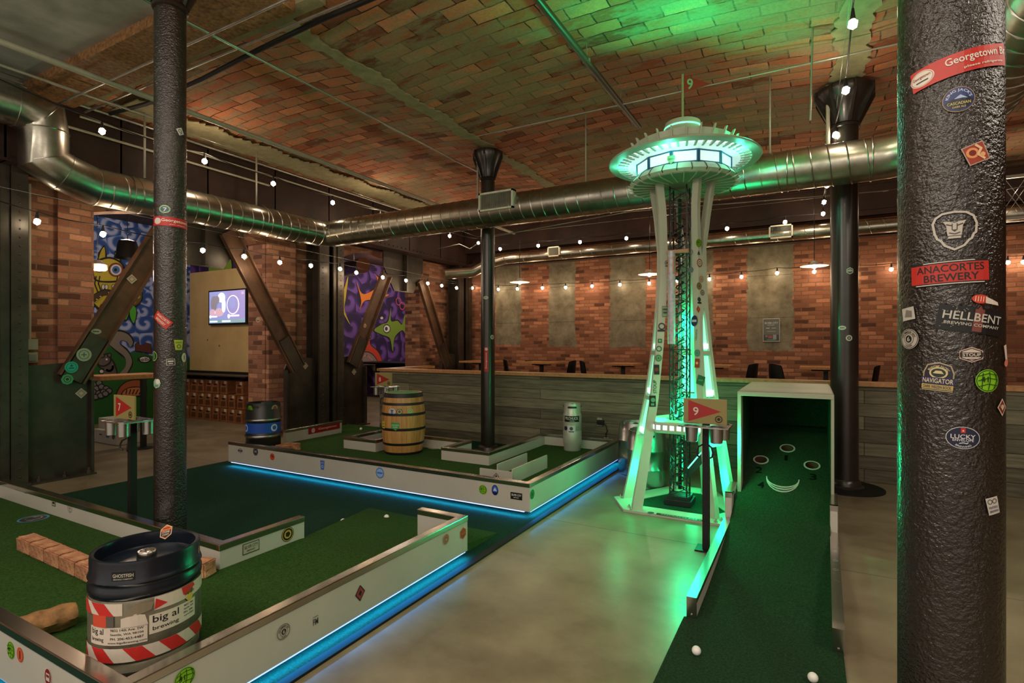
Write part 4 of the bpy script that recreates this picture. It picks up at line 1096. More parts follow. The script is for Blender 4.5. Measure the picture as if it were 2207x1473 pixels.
a = kart(408, .300); a.disc(0, 0, .028, BLK, ry=.036); a.disc(0, 0, .025, (200, 190, 160), ry=.033); a.disc(0, .008, .018, (60, 90, 50)); a.rect(0, 0, .05, .010, (170, 40, 30)); a.disc(.0, -.02, .016, (206, 180, 70)); a.build('sticker', k1)
a = kart(265, .433, KR * .965); a.rect(0, 0, .082, .036, (14, 14, 16)); a.text('GHOSTFISH', 0, .004, .072, .014, (190, 186, 170)); a.text('BREWING COMPANY', 0, -.010, .068, .005, (190, 186, 170)); a.build('sticker', k1)
a0, z0 = col_hit(428, 1185, KX, KY, KR * .965); a = Art(Cyl(KX, KY, KR * .965, a0, z0)); a.disc(0, 0, .014, (150, 110, 90), ry=.017); a.build('sticker', k1)
# orange hexagonal coaster sticker standing on the rim
q = Pz(358, 1147, KZ + KH + .02)
U = Vector((c_, s_, 0)) * .96 + Vector((0, 0, .28)); a = Art(Flat(q, U, Vector((-.2, .25, 1))), base=.0)
a.ngon(0, 0, .031, (206, 190, 160), 6, PI / 6); a.ngon(0, 0, .028, (214, 104, 40), 6, PI / 6); a.poly([(-.022, -.012), (0, -.025), (.022, -.012), (.022, .006), (-.022, .006)], (40, 32, 28)); a.text('STONE', 0, 0, .034, .009, (220, 210, 190)); a.text('COAST', 0, -.011, .030, .007, (220, 210, 190)); a.rect(0, .016, .03, .004, (120, 50, 20))
st_ = a.build('rim_sticker', k1)

BKX, BKY = -6.02, 4.44
k2 = keg('beer_keg', 'black keg with a bright blue band standing on the far course corner', (BKX, BKY, .16), .205, .61, [m_simple('black_keg_rubber', (30, 30, 28), .4, 0, .5, scale=8)], 'ribbed')
a0, _ = col_hit(566, 900, BKX, BKY, .202)
Art(Cyl(BKX, BKY, .2025, a0, .16 + .305), base=.002).rect(0, 0, .60, .125, (30, 78, 176)).disc(.14, 0, .045, (190, 206, 226)).ngon(.14, 0, .03, (40, 90, 170), 5).disc(-.24, 0, .045, (190, 206, 226)).disc(-.24, 0, .030, (40, 90, 170)).build('band', k2)
a = Art(Cyl(BKX, BKY, .193, col_hit(538, 873, BKX, BKY, .2)[0], .70), base=.003); st_leafball(a, .045); a.build('sticker', k2)
a = Art(Cyl(BKX, BKY, .193, col_hit(593, 873, BKX, BKY, .2)[0], .70), base=.003); a.disc(0, 0, .045, (176, 150, 130)); a.disc(0, 0, .03, (120, 80, 60)); a.build('sticker', k2)
for z in (.33, .66):
    obj('hoop', MB().lathe((BKX, BKY, .16 + z * .61), [(.2125, -.012), (.216, 0), (.2125, .012)], 48, cap0=False, cap1=False), M['stainless'], k2)

SX, SY = PY(1233.5, 960, 6.36).x, 6.36
k3 = keg('beer_keg', 'slim silver keg in the far right corner of the far course', (SX, SY, .16), .118, .59, [m_simple('pale_keg_paint', (188, 190, 176), .35, .35, scale=6, var=.12)], 'slim')
a0, _ = col_hit(1233, 900, SX, SY, .118)
a = Art(Cyl(SX, SY, .118, a0, .565), base=.0015); a.rect(-.005, 0, .2, .075, (20, 20, 20)); a.text('PILCHUCK', -.005, .008, .17, .034, (206, 206, 200)); a.rect(0, -.024, .06, .006, (206, 206, 200)); a.build('label', k3)
a = Art(Cyl(SX, SY, .118, a0, .435), base=.0015); a.rect(-.01, 0, .10, .10, (206, 206, 206)); a.disc(-.01, .01, .022, (70, 74, 84)); a.rect(-.01, -.028, .07, .012, (70, 74, 84)); a.disc(-.085, .012, .026, (24, 30, 60)); a.ring(.075, .012, .016, .022, (90, 150, 160)); a.build('label', k3)

k4 = keg('beer_keg', 'steel keg glowing green behind the left leg of the tower', (-1.52, 5.72, 0), .205, .59, [M['stainless']], 'ribbed')
k5 = dup(k4, (-1.78, 6.22, 0), 'steel keg standing behind the green keg, mostly hidden by the tower leg')

# ================================================================== OAK BARREL
BX, BY = PY(870, 972, 5.235).x, 5.235
bt = thing('oak_barrel', 'oak barrel with black hoops and a green cloth top on the far course', 'barrel', (BX, BY, .16))
bh = .745
def br(z): u = (z / bh) * 2 - 1; return .224 + .042 * (1 - u * u)
mb = MB(); n = 24
mb.lathe((BX, BY, .16), [(br(bh * k / n), bh * k / n) for k in range(n + 1)] + [(br(bh) - .02, bh), (br(bh) - .024, bh - .04)], 64, cap1=False)
obj('staves', mb, M['oak'], bt)
for z0, w in [(.0, .03), (.115, .03), (.295, .032), (.475, .032), (.60, .03), (.69, .055)]:
    z0 = min(z0, bh - w)
    pr = [(br(z0) + .002, z0), (br(z0) + .005, z0 + .002), (br(z0 + w) + .005, z0 + w - .002), (br(z0 + w) + .002, z0 + w)]
    obj('hoop', MB().lathe((BX, BY, .16), pr, 64, cap0=False, cap1=False), M['black'], bt)
obj('green_top', MB().lathe((BX, BY, .16 + bh - .03), [(.205, 0), (.205, .026), (.02, .03)], 48), m_simple('green_felt_top', (30, 150, 50), .8), bt)
def bart(px, py): 
    a0, z0 = col_hit(px, py, BX, BY, .262); rr = br(z0 - .16); 
    return Art(Cyl(BX, BY, rr, a0, z0), base=.005)
a = bart(845, 888); a.disc(0, 0, .046, (206, 206, 210), ry=.040); a.ngon(0, -.005, .030, (60, 90, 160), 4); a.rect(0, .018, .05, .008, (60, 60, 80)); a.build('sticker', bt)
a = bart(861, 888); a.disc(0, 0, .036, (90, 90, 60)); a.ring(0, 0, .018, .026, (206, 196, 140)); a.build('sticker', bt)
a = bart(884, 888); a.disc(0, 0, .036, (176, 190, 130)); a.ring(0, 0, .022, .027, (80, 110, 50)); a.ngon(0, 0, .012, (80, 110, 50), 3); a.build('sticker', bt)
a = bart(828, 916); a.rect(0, 0, .060, .085, (206, 196, 40)); a.text('HAZY', 0, .012, .045, .022, (60, 60, 20)); a.rect(0, -.02, .04, .012, (60, 60, 20)); a.build('sticker', bt)
a = bart(852, 919); a.poly([(-.055, .045), (.055, .04), (.05, -.03), (.02, -.035), (.012, -.055), (-.02, -.035), (-.05, -.03)], (70, 150, 80)); a.text('EVERGREEN', 0, .012, .09, .018, (190, 214, 170)); a.rect(0, -.012, .06, .008, (190, 214, 170)); a.build('sticker', bt)

# ================================================================== NUMBERED SIGNS WITH CUP HOLDERS
def hole_sign(n, px_top, zpos, y, label):
    x = zpos[0]; y = zpos[1]
    t = thing('hole_sign', label, 'sign', (x, y, 0), 'numbered hole signs on poles')
    b = .012 if n == '7' else (.0 if n == '9' else .06)
    obj('pole', MB().box(x - .023, x + .023, y - .023, y + .023, b, .925), M['black'] if n != '8' else M['stainless'], t)
    obj('foot_plate', MB().box(x - .07, x + .07, y - .07, y + .07, b, b + .01), M['black'], t)
    hx = x - .03 + .0
    sg = obj('sign_board', MB().box(x - .15, x + .15, y - .06, y - .045, .925, 1.105, bev=.003), flat((148, 136, 82)), t)
    a = Art(Flat((x, y - .06, 1.015), (1, 0, 0), (0, 0, 1)), base=.0006)
    a.poly([(-.115, -.078), (-.115, .078), (.110, .002)], (166, 36, 34)); a.text(n, -.062, -.002, .038, .06, (216, 206, 190)); a.ring(.095, -.052, .018, .026, (60, 50, 30)); a.disc(.095, -.052, .011, (30, 24, 20))
    a.build('pennant_print', sg, at=None)
    tray = MB(); sp = [(-.085, -.10), (.085, -.10), (-.11, .06), (.11, .06)]
    holes = [[(x + dx + .045 * math.cos(2 * PI * k / 20), y + dy + .045 * math.sin(2 * PI * k / 20)) for k in range(20)] for dx, dy in sp]
    W_ = [(x - .17, y - .14), (x - .13, y - .155), (x + .13, y - .155), (x + .17, y - .14), (x + .17, y + .10), (x + .13, y + .115), (x - .13, y + .115), (x - .17, y + .10)]
    tray.prism(W_, holes, lambda u, v, d: (u, v, d), .905, .913)
    tr = obj('cup_tray', tray, M['stainless'], t)
    for dx, dy in sp: obj('cup', MB().lathe((x + dx, y + dy, .80), [(.036, 0), (.042, .004), (.045, .108), (.052, .112), (.052, .116), (.043, .115), (.040, .008), (.0, .006)], 28, cap1=False), M['stainless'], tr)
    for sx in (-1, 1):
        obj('hook', MB().tube([(x + sx * .02, y - .03, .77), (x + sx * .045, y - .05, .755), (x + sx * .055, y - .06, .72), (x + sx * .05, y - .06, .69), (x + sx * .035, y - .05, .68)], .006, 8), M['black'], t)
    return t
p9 = Pz(1522, 1185, 0); hole_sign('9', None, (p9.x, p9.y), 0, 'hole 9 sign on a black pole in front of the green-lit tower')
hole_sign('7', None, (-4.61, 2.25), 0, 'hole 7 sign on a black pole beside the slim left column')
hole_sign('8', None, (-5.13, 5.70), 0, 'hole 8 sign on a pole behind the oak barrel')
# ================================================================== PUTTING RAMP WITH FACE CABINET
rp = thing('putting_ramp', 'long dark green carpet ramp rising into a white box with holes forming a face', 'mini golf ramp', (-.22, 4.2, 0))
RX0, RX1 = -.595, .135
prof = [(1.7, .012), (3.04, .012), (3.06, .012), (3.45, .016), (3.9, .036), (4.25, .07), (4.6, .13), (4.85, .20), (5.0, .252)]
mb = MB(); vs = []
for y, z in prof:
    xa = -.543 - .007 * (y - 3.05) if y > 3.05 else RX0 - .01
    xb = .097 + .021 * (y - 3.05) if y > 3.05 else RX1 + .005
    vs += [(xa, y, z), (xb, y, z), (xa, y, 0), (xb, y, 0)]
fs = []
for i in range(len(prof) - 1):
    a, b = i * 4, i * 4 + 4; fs += [(a, a + 1, b + 1, b), (a + 2, b + 2, b + 3, a + 3), (a, b, b + 2, a + 2), (a + 1, a + 3, b + 3, b + 1)]
fs += [(0, 2, 3, 1), (len(vs) - 4, len(vs) - 3, len(vs) - 1, len(vs) - 2)]
mb.add(vs, fs); obj('carpet_runner', mb, M['ramp_carpet'], rp)
def ramp_side(x0, x1, sk):
    P = [(3.05, 0.012), (3.05, .115), (4.62, .105), (4.66, .30), (5.02, .30), (5.02, .012)]
    w = obj('side_wall', MB().prism(P, [], lambda u, v, d: (d + sk * (u - 3.05), u, v), x0, x1), M['white'], rp)
    q = [(3.045, .0), (3.045, .122), (4.625, .112)]; q2 = [(4.655, .10), (4.655, .306), (5.02, .306)]
    mb = MB()
    for pl in (q, q2):
        for i in range(len(pl) - 1):
            a = Vector((0, pl[i][0], pl[i][1])); b = Vector((0, pl[i + 1][0], pl[i + 1][1])); d = (b - a).normalized(); n = Vector((1, 0, 0)).cross(d)
            C = (a + b) / 2 + Vector(((x0 + x1) / 2, 0, 0)); mb.obox(C, Vector((1, 0, 0)), d, n, x1 - x0 + .008, (b - a).length + .006, .006)
    for xx in (x0 - .003, x1 + .003):
        for pl in (q[1:], q2[1:]):
            a = Vector((xx, pl[0][0], pl[0][1] - .012)); b = Vector((xx, pl[1][0], pl[1][1] - .012)); mb.bar(a, b, .003, .028)
    for z in (.03, .03): mb.ball(((x0 + x1) / 2, 3.04, z), .006, sub=1)
    mb.v = [(x + sk * (y - 3.05), y, z) for x, y, z in mb.v]
    obj('metal_cap', mb, M['chrome'], w)
    return w
lw = ramp_side(-.588, -.543, -.007); rw = ramp_side(.097, .141, .021)
a = Art(Flat((-.2 + 0, 0, 0), (1, 0, 0), (0, 0, 1)))
a = Art(Flat((-.5535, 4.86, .20), (0, 1, 0), (0, 0, 1)), base=.004); st_lines(a, .12, .10, (24, 22, 22), (110, 104, 96), 3); a.build('sticker', rp)
# stamped swirls polished into the right cap
mb = MB()
for y in (3.12, 3.4, 3.66, 3.85, 4.02, 4.2): mb.lathe((.119 + .021 * (y - 3.05), y, .1225 - .0045 * (y - 3.05)), [(.012, -.002), (.014, .0015), (.016, -.002)], 18, cap0=False, cap1=False)
obj('cap_scratches', mb, M['stainless'], rp)
# cabinet
CB0, CB1, CY0, CY1, CT = -.545, .165, 4.97, 6.10, 1.095
cabm = m_simple('cabinet_white', (176, 170, 152), .45, scale=3, var=.12)
for x0, x1 in ((CB0, CB0 + .028), (CB1 - .022, CB1)):
    P = [(CY0, .05), (CY0, CT - .03), (CY0 + .03, CT), (CY1, CT), (CY1, 0), (CY0 + .06, 0)]
    obj('side_panel', MB().prism(P, [], lambda u, v, d: (d, u, v), x0, x1), cabm, rp)
obj('top_panel', MB().box(CB0 + .015, CB1 - .01, CY0 + .03, CY1, CT, CT + .016, bev=.005), cabm, rp)
obj('front_lip', MB().box(CB0, CB1, CY0 - .006, CY0 + .03, CT - .035, CT + .002, bev=.005), cabm, rp)
Art(Flat((-.17, 5.35, CT + .016), (1, 0, 0), (0, 1, 0))).rect(0, 0, .34, .018, (120, 114, 104)).build('top_slot', rp)
obj('back_panel', MB().box(CB0 + .028, CB1 - .022, CY1 - .03, CY1, 0, CT), M['ramp_carpet'], rp)
# inner carpet lining
obj('side_lining', MB().box(CB0 + .028, CB0 + .032, CY0 + .14, CY1 - .03, .0, CT - .0), M['ramp_carpet'], rp)
obj('side_lining', MB().box(CB1 - .026, CB1 - .022, CY0 + .02, CY1 - .03, 0, CT), M['ramp_carpet'], rp)
# target board: plane through (y 5.0, z .252) and (5.97, .69)
B0 = Vector((0, 5.0, .252)); BV = Vector((0, .97, .438)).normalized(); BU = Vector((1, 0, 0)); BN = BU.cross(BV)
def on_board(px, py):
    d = ray(px, py); o = Vector((0, 0, H)); t = (B0 - o).dot(BN) / d.dot(BN); p = o + d * t
    return p.x, (p - B0).dot(BV)
def bmap(u, v, d): return tuple(B0 + BU * u + BV * v + BN * d)
hc = [on_board(1697, 967), on_board(1640, 992), on_board(1750, 1004)]
HR = .064
def circ(c, r, n=28, sy=1.0): return [(c[0] + r * math.cos(2 * PI * k / n), c[1] + r * sy * math.sin(2 * PI * k / n)) for k in range(n)]
sl = on_board(1652, 1027); sr = on_board(1723, 1037); sb = on_board(1687, 1060)
smile = []
mc = Vector(((sl[0] + sr[0]) / 2, (sl[1] + sr[1]) / 2)); hw = (Vector(sr) - Vector(sl)).length / 2; dep = (mc - Vector(sb)).length * 1.0
for k in range(17): an = PI + PI * k / 16; smile.append((mc.x + hw * math.cos(an), mc.y + dep * math.sin(an)))
for k in range(15, 0, -1): an = PI + PI * k / 16; smile.append((mc.x + hw * .98 * math.cos(an), mc.y + dep * .62 * math.sin(an)))
HV = 1.065
bd = MB().prism([(CB0 + .03, -.02), (CB1 - .024, -.02), (CB1 - .024, HV), (CB0 + .03, HV)], [circ(c, HR) for c in hc] + [smile], bmap, -.015, 0)
board = obj('target_board', bd, M['ramp_carpet'], rp)
for c in hc:
    mb = MB(); n = 28
    ro = circ(c, HR + .001, n); ri = circ(c, HR - .012, n)
    vs = [bmap(u, v, .004) for u, v in ro] + [bmap(u, v, .004) for u, v in ri] + [bmap(u, v, -.10) for u, v in ri] + [bmap(u, v, -.002) for u, v in ro]
    fs = []
    for k in range(n):
        k2 = (k + 1) % n; fs += [(k, k2, n + k2, n + k), (n + k, n + k2, 2 * n + k2, 2 * n + k), (3 * n + k, 3 * n + k2, k2, k)]
    mb.add(vs, fs[::3], 0, True).add(vs, fs[2::3], 0, True).add(vs, fs[1::3], 1, True); obj('hole_tube', mb, [M['white'], flat((84, 60, 42))], board, fixn=False)
mb = MB(); n = len(smile)
vs = [bmap(u, v, .004) for u, v in smile] + [bmap(u, v, -.06) for u, v in smile]
mb.add(vs, [(k, (k + 1) % n, n + (k + 1) % n, n + k) for k in range(n)])
for k in (1.05, .86, .70):
    pts = [bmap(mc.x + hw * .98 * math.cos(PI + PI * j / 20), mc.y + dep * k * math.sin(PI + PI * j / 20), .003) for j in range(21)]
    mb.tube(pts, .005, 6)
obj('smile_slot', mb, M['white'], board, fixn=False)
dark = (3, 8, 5)
for s, (px, py) in (('1', (1694, 988)), ('2', (1636, 1014)), ('3', (1752, 1029)), ('4', (1640, 1046))):
    u, v = on_board(px, py); a = Art(Flat(bmap(u, v, 0), BU, BV), base=.004); a.text(s, 0, 0, .052 if s != '1' else .024, .085, dark); a.build('number', board)

# ================================================================== TOWER MODEL
TX, TY = -1.045, 5.19
tw = thing('model_tower', 'tall white model observation tower on three split legs, lit green, with a saucer top', 'tower model', (TX, TY, 0))
# base plate: truncated triangle
def az(a): a = math.radians(a); return Vector((math.cos(a), math.sin(a), 0))
TC = Vector((TX, TY, 0))
def tri(rr, w):
    out = []
    for A in (210, 330, 90):
        d = az(A); t = Vector((-d.y, d.x, 0)); out += [TC + d * rr - t * w, TC + d * rr + t * w]
    return [(p.x, p.y) for p in out]
pl_ = tri(.60, .20); pl_ = [pl_[0], pl_[1], (-.635, 4.715), (-.612, 4.76), (-.612, 5.025), (-.57, 5.03), (-.57, 5.24), pl_[4], pl_[5]]
tb = obj('base_plate', MB().prism(pl_, [tri(.40, .10)[0:6]], lambda u, v, d: (u, v, d), 0, .02), M['needle'], tw)
obj('base_carpet', MB().prism(tri(.40, .10), [], lambda u, v, d: (u, v, d), 0, .014), M['floor_carpet'], tw)
a = Art(Flat((TX + .08, 4.735, .02), (1, 0, 0), (0, 1, 0)), base=.001)
a.rect(0, 0, .42, .05, (30, 26, 24)); a.disc(-.26, 0, .03, (30, 26, 24)); a.text('EMERALD CITY', 0, 0, .34, .028, (150, 170, 140)); a.build('sticker', tw)
RZ = [(0, .475), (.5, .385), (1.0, .295), (1.5, .235), (2.0, .195), (2.35, .19), (2.7, .212), (2.985, .25)]
WZ = [(0, .175), (.5, .135), (1.0, .095), (1.5, .062), (1.85, .034), (2.30, .030), (2.42, .040), (2.55, .058), (2.75, .078), (2.985, .095)]
def itp0(T, z):
    for (a, b), (c, d) in zip(T[:-1], T[1:]):
        if z <= c: return b + (d - b) * (z - a) / (c - a)
    return T[-1][1]
itp = itp0
def leg(A, first):
    d = az(A); t = Vector((-d.y, d.x, 0))
    if A == 210: t = t
    L = None; rs = .93 if A == 330 else 1.0; ws = .70 if A in (330, 90) else 1.0
    def itp(T, z, _f=itp0):
        v = _f(T, z); k = max(0, 1 - z / 1.85)
        return v * (1 - (1 - (rs if T is RZ else ws)) * k)
    for sgn in (-1, 1):
        mb = MB(); vs = []; zs = [0, .25, .5, .75, 1.0, 1.25, 1.5, 1.7, 1.85, 2.1, 2.30, 2.36, 2.42, 2.48, 2.55, 2.65, 2.75, 2.87, 2.985]
        for z in zs:
            r = itp(RZ, z); w = itp(WZ, z); hw_ = .026 if z > 1.85 and z < 2.33 else .020 + .006 * max(0, 1 - z)
            if 1.85 <= z <= 2.33: lo, hi = 0.0, w + .026
            else: lo, hi = w - hw_, w + hw_
            lo = max(lo, 0)
            dr = .034 + .012 * max(0, 1 - z / 1.2)
            for ww, rr in ((lo, r - dr), (hi, r - dr), (hi, r + dr), (lo, r + dr)):
                vs.append(TC + d * rr + t * (sgn * ww) + Vector((0, 0, z + .02 if z == 0 else z)))
        fs = []
        for i in range(len(zs) - 1):
            for k in range(4): fs.append((i * 4 + k, i * 4 + (k + 1) % 4, i * 4 + 4 + (k + 1) % 4, i * 4 + 4 + k))
        fs += [(0, 1, 2, 3), (len(vs) - 4, len(vs) - 1, len(vs) - 2, len(vs) - 3)]
        mb.add(vs, fs)
        o = obj('leg', mb, M['needle'], tw)
        if L is None: L = o
        f = MB().box(0, 0, 0, 0, 0, 0)
    # crossbars and glowing acrylic panels
    mb = MB()
    for z in (.62, 1.00, 1.42, 1.84):
        r = itp(RZ, z); w = itp(WZ, z); mb.obox(TC + d * r + Vector((0, 0, z)), t, d, Vector((0, 0, 1)), w * 2, .07, .035)
    obj('crossbar', mb, M['needle'], L)
    for z0, z1 in ((.66, .98), (1.03, 1.395), (1.445, 1.80)):
        vs = []; m = 5
        for i in range(m):
            z = z0 + (z1 - z0) * i / (m - 1); r = itp(RZ, z) + .012; w = itp(WZ, z) - .022
            w = max(w, .004)
            for sg in (-1, 1): vs.append(TC + d * r + t * sg * w + Vector((0, 0, z)))
            for sg in (-1, 1): vs.append(TC + d * (r - .012) + t * sg * w + Vector((0, 0, z)))
        fs = []
        for i in range(m - 1):
            a, b = i * 4, i * 4 + 4; fs += [(a, a + 1, b + 1, b), (a + 2, b + 2, b + 3, a + 3), (a, b, b + 2, a + 2), (a + 1, a + 3, b + 3, b + 1)]
        fs += [(0, 2, 3, 1), (m * 4 - 4, m * 4 - 3, m * 4 - 1, m * 4 - 2)]
        obj('light_panel', MB().add(vs, fs), M['glow'], L)
        r = itp(RZ, z0); w = itp(WZ, z0)
        obj('lamp_strip', MB().obox(TC + d * (r + .014) + Vector((0, 0, z0 + .035)), t, d, Vector((0, 0, 1)), (w - .024) * 2, .012, .045), M['glow_w'], L)
    # foot bolts
    mb = MB()
    for sgn in (-1, 1):
        for dd in (.07, -.07): p = TC + d * (.475 + dd * .0 + .06) + t * sgn * (.175 + dd * .5); mb.lathe((p.x, p.y, .02), [(.016, 0), (.016, .012), (.008, .012), (.008, .028)], 6, smooth=False)
    obj('foot_bolts', mb, M['chrome'], L)
for A in (210, 330, 90): leg(A, A == 210)
# stickers along the legs
def leg_art(px, py, A, sgn, side, fn):
    """side 'f' outer face, 's' side face of board sgn"""
    d = az(A); t = Vector((-d.y, d.x, 0)); dd = ray(px, py); o = Vector((0, 0, H)); z = 1.5
    for _ in range(5):
        r = itp(RZ, z); w = itp(WZ, z)
        if side == 'f': n = d; P0_ = TC + d * (r + .034)
        else: n = t * sgn; P0_ = TC + n * (w + (.026 if z > 1.85 else .022))
        k = (P0_ - o).dot(n) / dd.dot(n); p = o + dd * k; z = p.z
    U = Vector((-n.y, n.x, 0)); 
    dz = Vector((0, 0, 1))
    # tilt of the face
    if side == 'f': sl_ = (itp(RZ, z + .1) - itp(RZ, z - .1)) / .2; V = dz + d * sl_
    else: sl_ = (itp(WZ, z + .1) - itp(WZ, z - .1)) / .2; V = dz + n * sl_
    a = Art(Flat(p + n * .002, U, V), base=.003); fn(a); a.build('sticker', tw)
LS = [(1505, 524, 330, 1, 'f', lambda a: st_leafball(a, .036)), (1505, 545, 330, 1, 'f', lambda a: (a.ngon(0, 0, .02, (60, 60, 50), 3, PI / 2), a.rect(0, -.016, .03, .008, (60, 60, 50)))),
      (1507, 567, 330, 1, 'f', lambda a: (a.disc(0, 0, .036, (150, 50, 40)), a.disc(0, 0, .026, (200, 196, 176)), a.ring(0, 0, .010, .016, (60, 60, 50)))),
      (1511, 602, 330, 1, 'f', lambda a: st_round(a, .030, (160, 130, 100), (180, 160, 130), (120, 90, 60))), (1506, 617, 330, 1, 'f', lambda a: st_round(a, .034, (110, 110, 60), (130, 120, 70), (60, 60, 30))),
      (1513, 631, 330, 1, 'f', lambda a: st_round(a, .026, BLK, (160, 150, 130), BLK)), (1506, 646, 330, 1, 'f', lambda a: (a.disc(0, 0, .022, (60, 60, 56)), a.rect(0, -.03, .05, .014, BLK))),
      (1504, 667, 330, 1, 'f', lambda a: st_diamond(a, .028, (190, 110, 60), (150, 70, 40), ry=.036)),
      (1489, 544, 330, -1, 's', lambda a: a.ring(0, 0, .022, .026, (60, 80, 76))), (1490, 582, 330, -1, 's', lambda a: st_round(a, .026, (70, 100, 96), (110, 140, 130), (70, 90, 86))),
      (1497, 692, 330, -1, 's', lambda a: (a.disc(0, 0, .036, (24, 30, 70), ry=.05), a.rect(0, 0, .05, .02, (180, 190, 200)))), (1501, 722, 330, -1, 's', lambda a: a.text('LAGUNITAS', 0, 0, .10, .02, (40, 90, 70), rot=PI / 2)),
      (1503, 761, 330, -1, 's', lambda a: st_round(a, .03, (60, 120, 100), (90, 170, 140), (50, 90, 76))), (1503, 783, 330, -1, 's', lambda a: (a.rect(0, 0, .05, .08, (170, 50, 30)), a.ngon(0, 0, .015, (220, 200, 150), 4))),
      (1511, 820, 330, -1, 's', lambda a: (a.poly([(-.05, -.03), (.03, -.05), (.05, .03), (-.03, .05)], (40, 110, 70)), a.rect(0, 0, .05, .012, (90, 160, 110)))),
      (1438, 567, 210, 1, 's', lambda a: (a.ring(0, 0, .020, .024, (80, 80, 70)), a.rect(0, 0, .02, .02, (80, 80, 70)), a.rect(0, -.03, .04, .008, (80, 80, 70)))),
      (1433, 672, 210, 1, 's', lambda a: (a.rect(0, 0, .055, .10, (50, 60, 50)), a.rect(0, 0, .049, .092, (130, 160, 120)), a.rect(0, .02, .04, .016, (50, 60, 50)), a.rect(0, -.01, .036, .016, (50, 60, 50)))),
      (1426, 706, 210, 1, 's', lambda a: (a.ring(0, .01, .022, .032, (24, 30, 26)), a.rect(-.004, -.03, .07, .016, (24, 30, 26)))),
      (1422, 735, 210, 1, 's', lambda a: (a.rect(0, 0, .036, .036, (40, 70, 50)), a.rect(0, 0, .02, .02, (90, 190, 120)))), (1420, 752, 210, 1, 's', lambda a: a.ring(0, 0, .018, .026, (40, 80, 56))),
      (1419, 772, 210, 1, 's', lambda a: st_round(a, .030, (40, 60, 46), (100, 170, 110), (40, 60, 46))), (1415, 797, 210, 1, 's', lambda a: (a.rect(0, 0, .05, .09, (20, 30, 24)), a.disc(0, 0, .018, (120, 50, 40)))),
      (1411, 834, 210, 1, 's', lambda a: a.text('STOUP', 0, 0, .12, .03, (24, 50, 34), rot=PI / 2)), (1406, 865, 210, 1, 's', lambda a: (a.rect(0, 0, .06, .10, (20, 30, 24)), a.disc(.005, .01, .02, (90, 150, 110)), a.rect(.0, -.03, .03, .02, (90, 150, 110))))]
for L_ in LS: leg_art(*L_)
# lattice elevator shaft
lt = obj('lattice_shaft', (lambda mb: mb)(MB()), M['black'], tw) if False else None
def lattice():
    mb = MB(); w = .075; cx, cy = TX - .02, TY - .02
    P = [(-w, -w), (w, -w), (w, w), (-w, w)]
    for x, y in P: mb.box(cx + x - .006, cx + x + .006, cy + y - .006, cy + y + .006, .09, 2.96)
    z = .10; k = 0
    while z < 2.9:
        for i in range(4):
            a = P[i]; b = P[(i + 1) % 4]
            A = Vector((cx + a[0], cy + a[1], z)); B = Vector((cx + b[0], cy + b[1], z + .075)); A2 = Vector((cx + a[0], cy + a[1], z + .15)); B2 = Vector((cx + b[0], cy + b[1], z + .15))
            mb.bar(A, B, .006, .006); mb.bar(B, A2, .006, .006)
            if k % 3 == 0: mb.bar(Vector((cx + a[0], cy + a[1], z)), Vector((cx + b[0], cy + b[1], z)), .006, .006)
        z += .15; k += 1
    return mb, cx, cy
mb, lcx, lcy = lattice(); lt = obj('lattice_shaft', mb, M['black'], tw)
obj('lattice_foot', MB().box(lcx - .12, lcx + .12, lcy - .12, lcy + .12, .014, .07, bev=.004).box(lcx - .1, lcx + .1, lcy - .1, lcy + .1, .07, .10), M['black'], lt)
obj('lift_chain', MB().tube([(lcx, lcy, .15), (lcx, lcy, 2.85)], .018, 8), M['stainless'], lt)
def screw():
    pts = []
    for k in range(200): an = k * .9; pts.append((lcx + .035 * math.cos(an), lcy + .035 * math.sin(an), .15 + k * .0125))
    return MB().tube(pts, .007, 5)
obj('lift_screw', screw(), M['black'], lt)
obj('clear_tube', MB().lathe((lcx - .05, lcy - .12, 1.5), [(.035, 0), (.035, .85)], 16, cap0=False, cap1=False), m_simple('milky_tube', (200, 200, 210), .2, 0, .8, scale=30, var=.4), tw)
obj('tube_bracket', MB().box(lcx - .09, lcx + .10, lcy - .14, lcy - .08, 2.33, 2.36).box(lcx - .08, lcx - .02, lcy - .15, lcy - .09, 2.14, 2.30, bev=.004), flat((176, 130, 90)), tw)
# feed chute
A_ = Vector((lcx + .06, lcy + .0, .30)); B_ = Vector((TX + .30, TY - .0, .62))
obj('feed_chute', MB().bar(A_, B_, .09, .075), M['black'], tw)
obj('chute_light', MB().bar(A_ + Vector((.02, -.03, .06)), B_ + Vector((0, -.03, .06)), .05, .012), M['glow'], tw)
# lower ring deck with a row of lit squares
dk = obj('ring_deck', MB().lathe((TX, TY, .70), [(.16, .0), (.34, .0), (.36, .02), (.36, .085), (.34, .10), (.16, .10), (.16, 0)], 6, smooth=False, cap0=False, cap1=False, a0=PI / 2 - PI / 6, a1=PI / 2 - PI / 6 + 2 * PI), M['needle'], tw)
sqc = []
for i in range(6):
    a0_ = PI / 2 - PI / 6 + i * PI / 3; P1 = Vector((TX + .36 * math.cos(a0_), TY + .36 * math.sin(a0_), .752)); a1_ = a0_ + PI / 3; P2 = Vector((TX + .36 * math.cos(a1_), TY + .36 * math.sin(a1_), .752))
    U = (P2 - P1).normalized(); N = U.cross(Vector((0, 0, 1)))
    for k in range(6):
        p = P1 + (P2 - P1) * ((k + .5) / 6); sqc.append((p, U, N))
for p, U, N in sqc:
    obj('lit_square', MB().obox(p, U, N, Vector((0, 0, 1)), .036, .006, .040), M['glow_w'], dk)
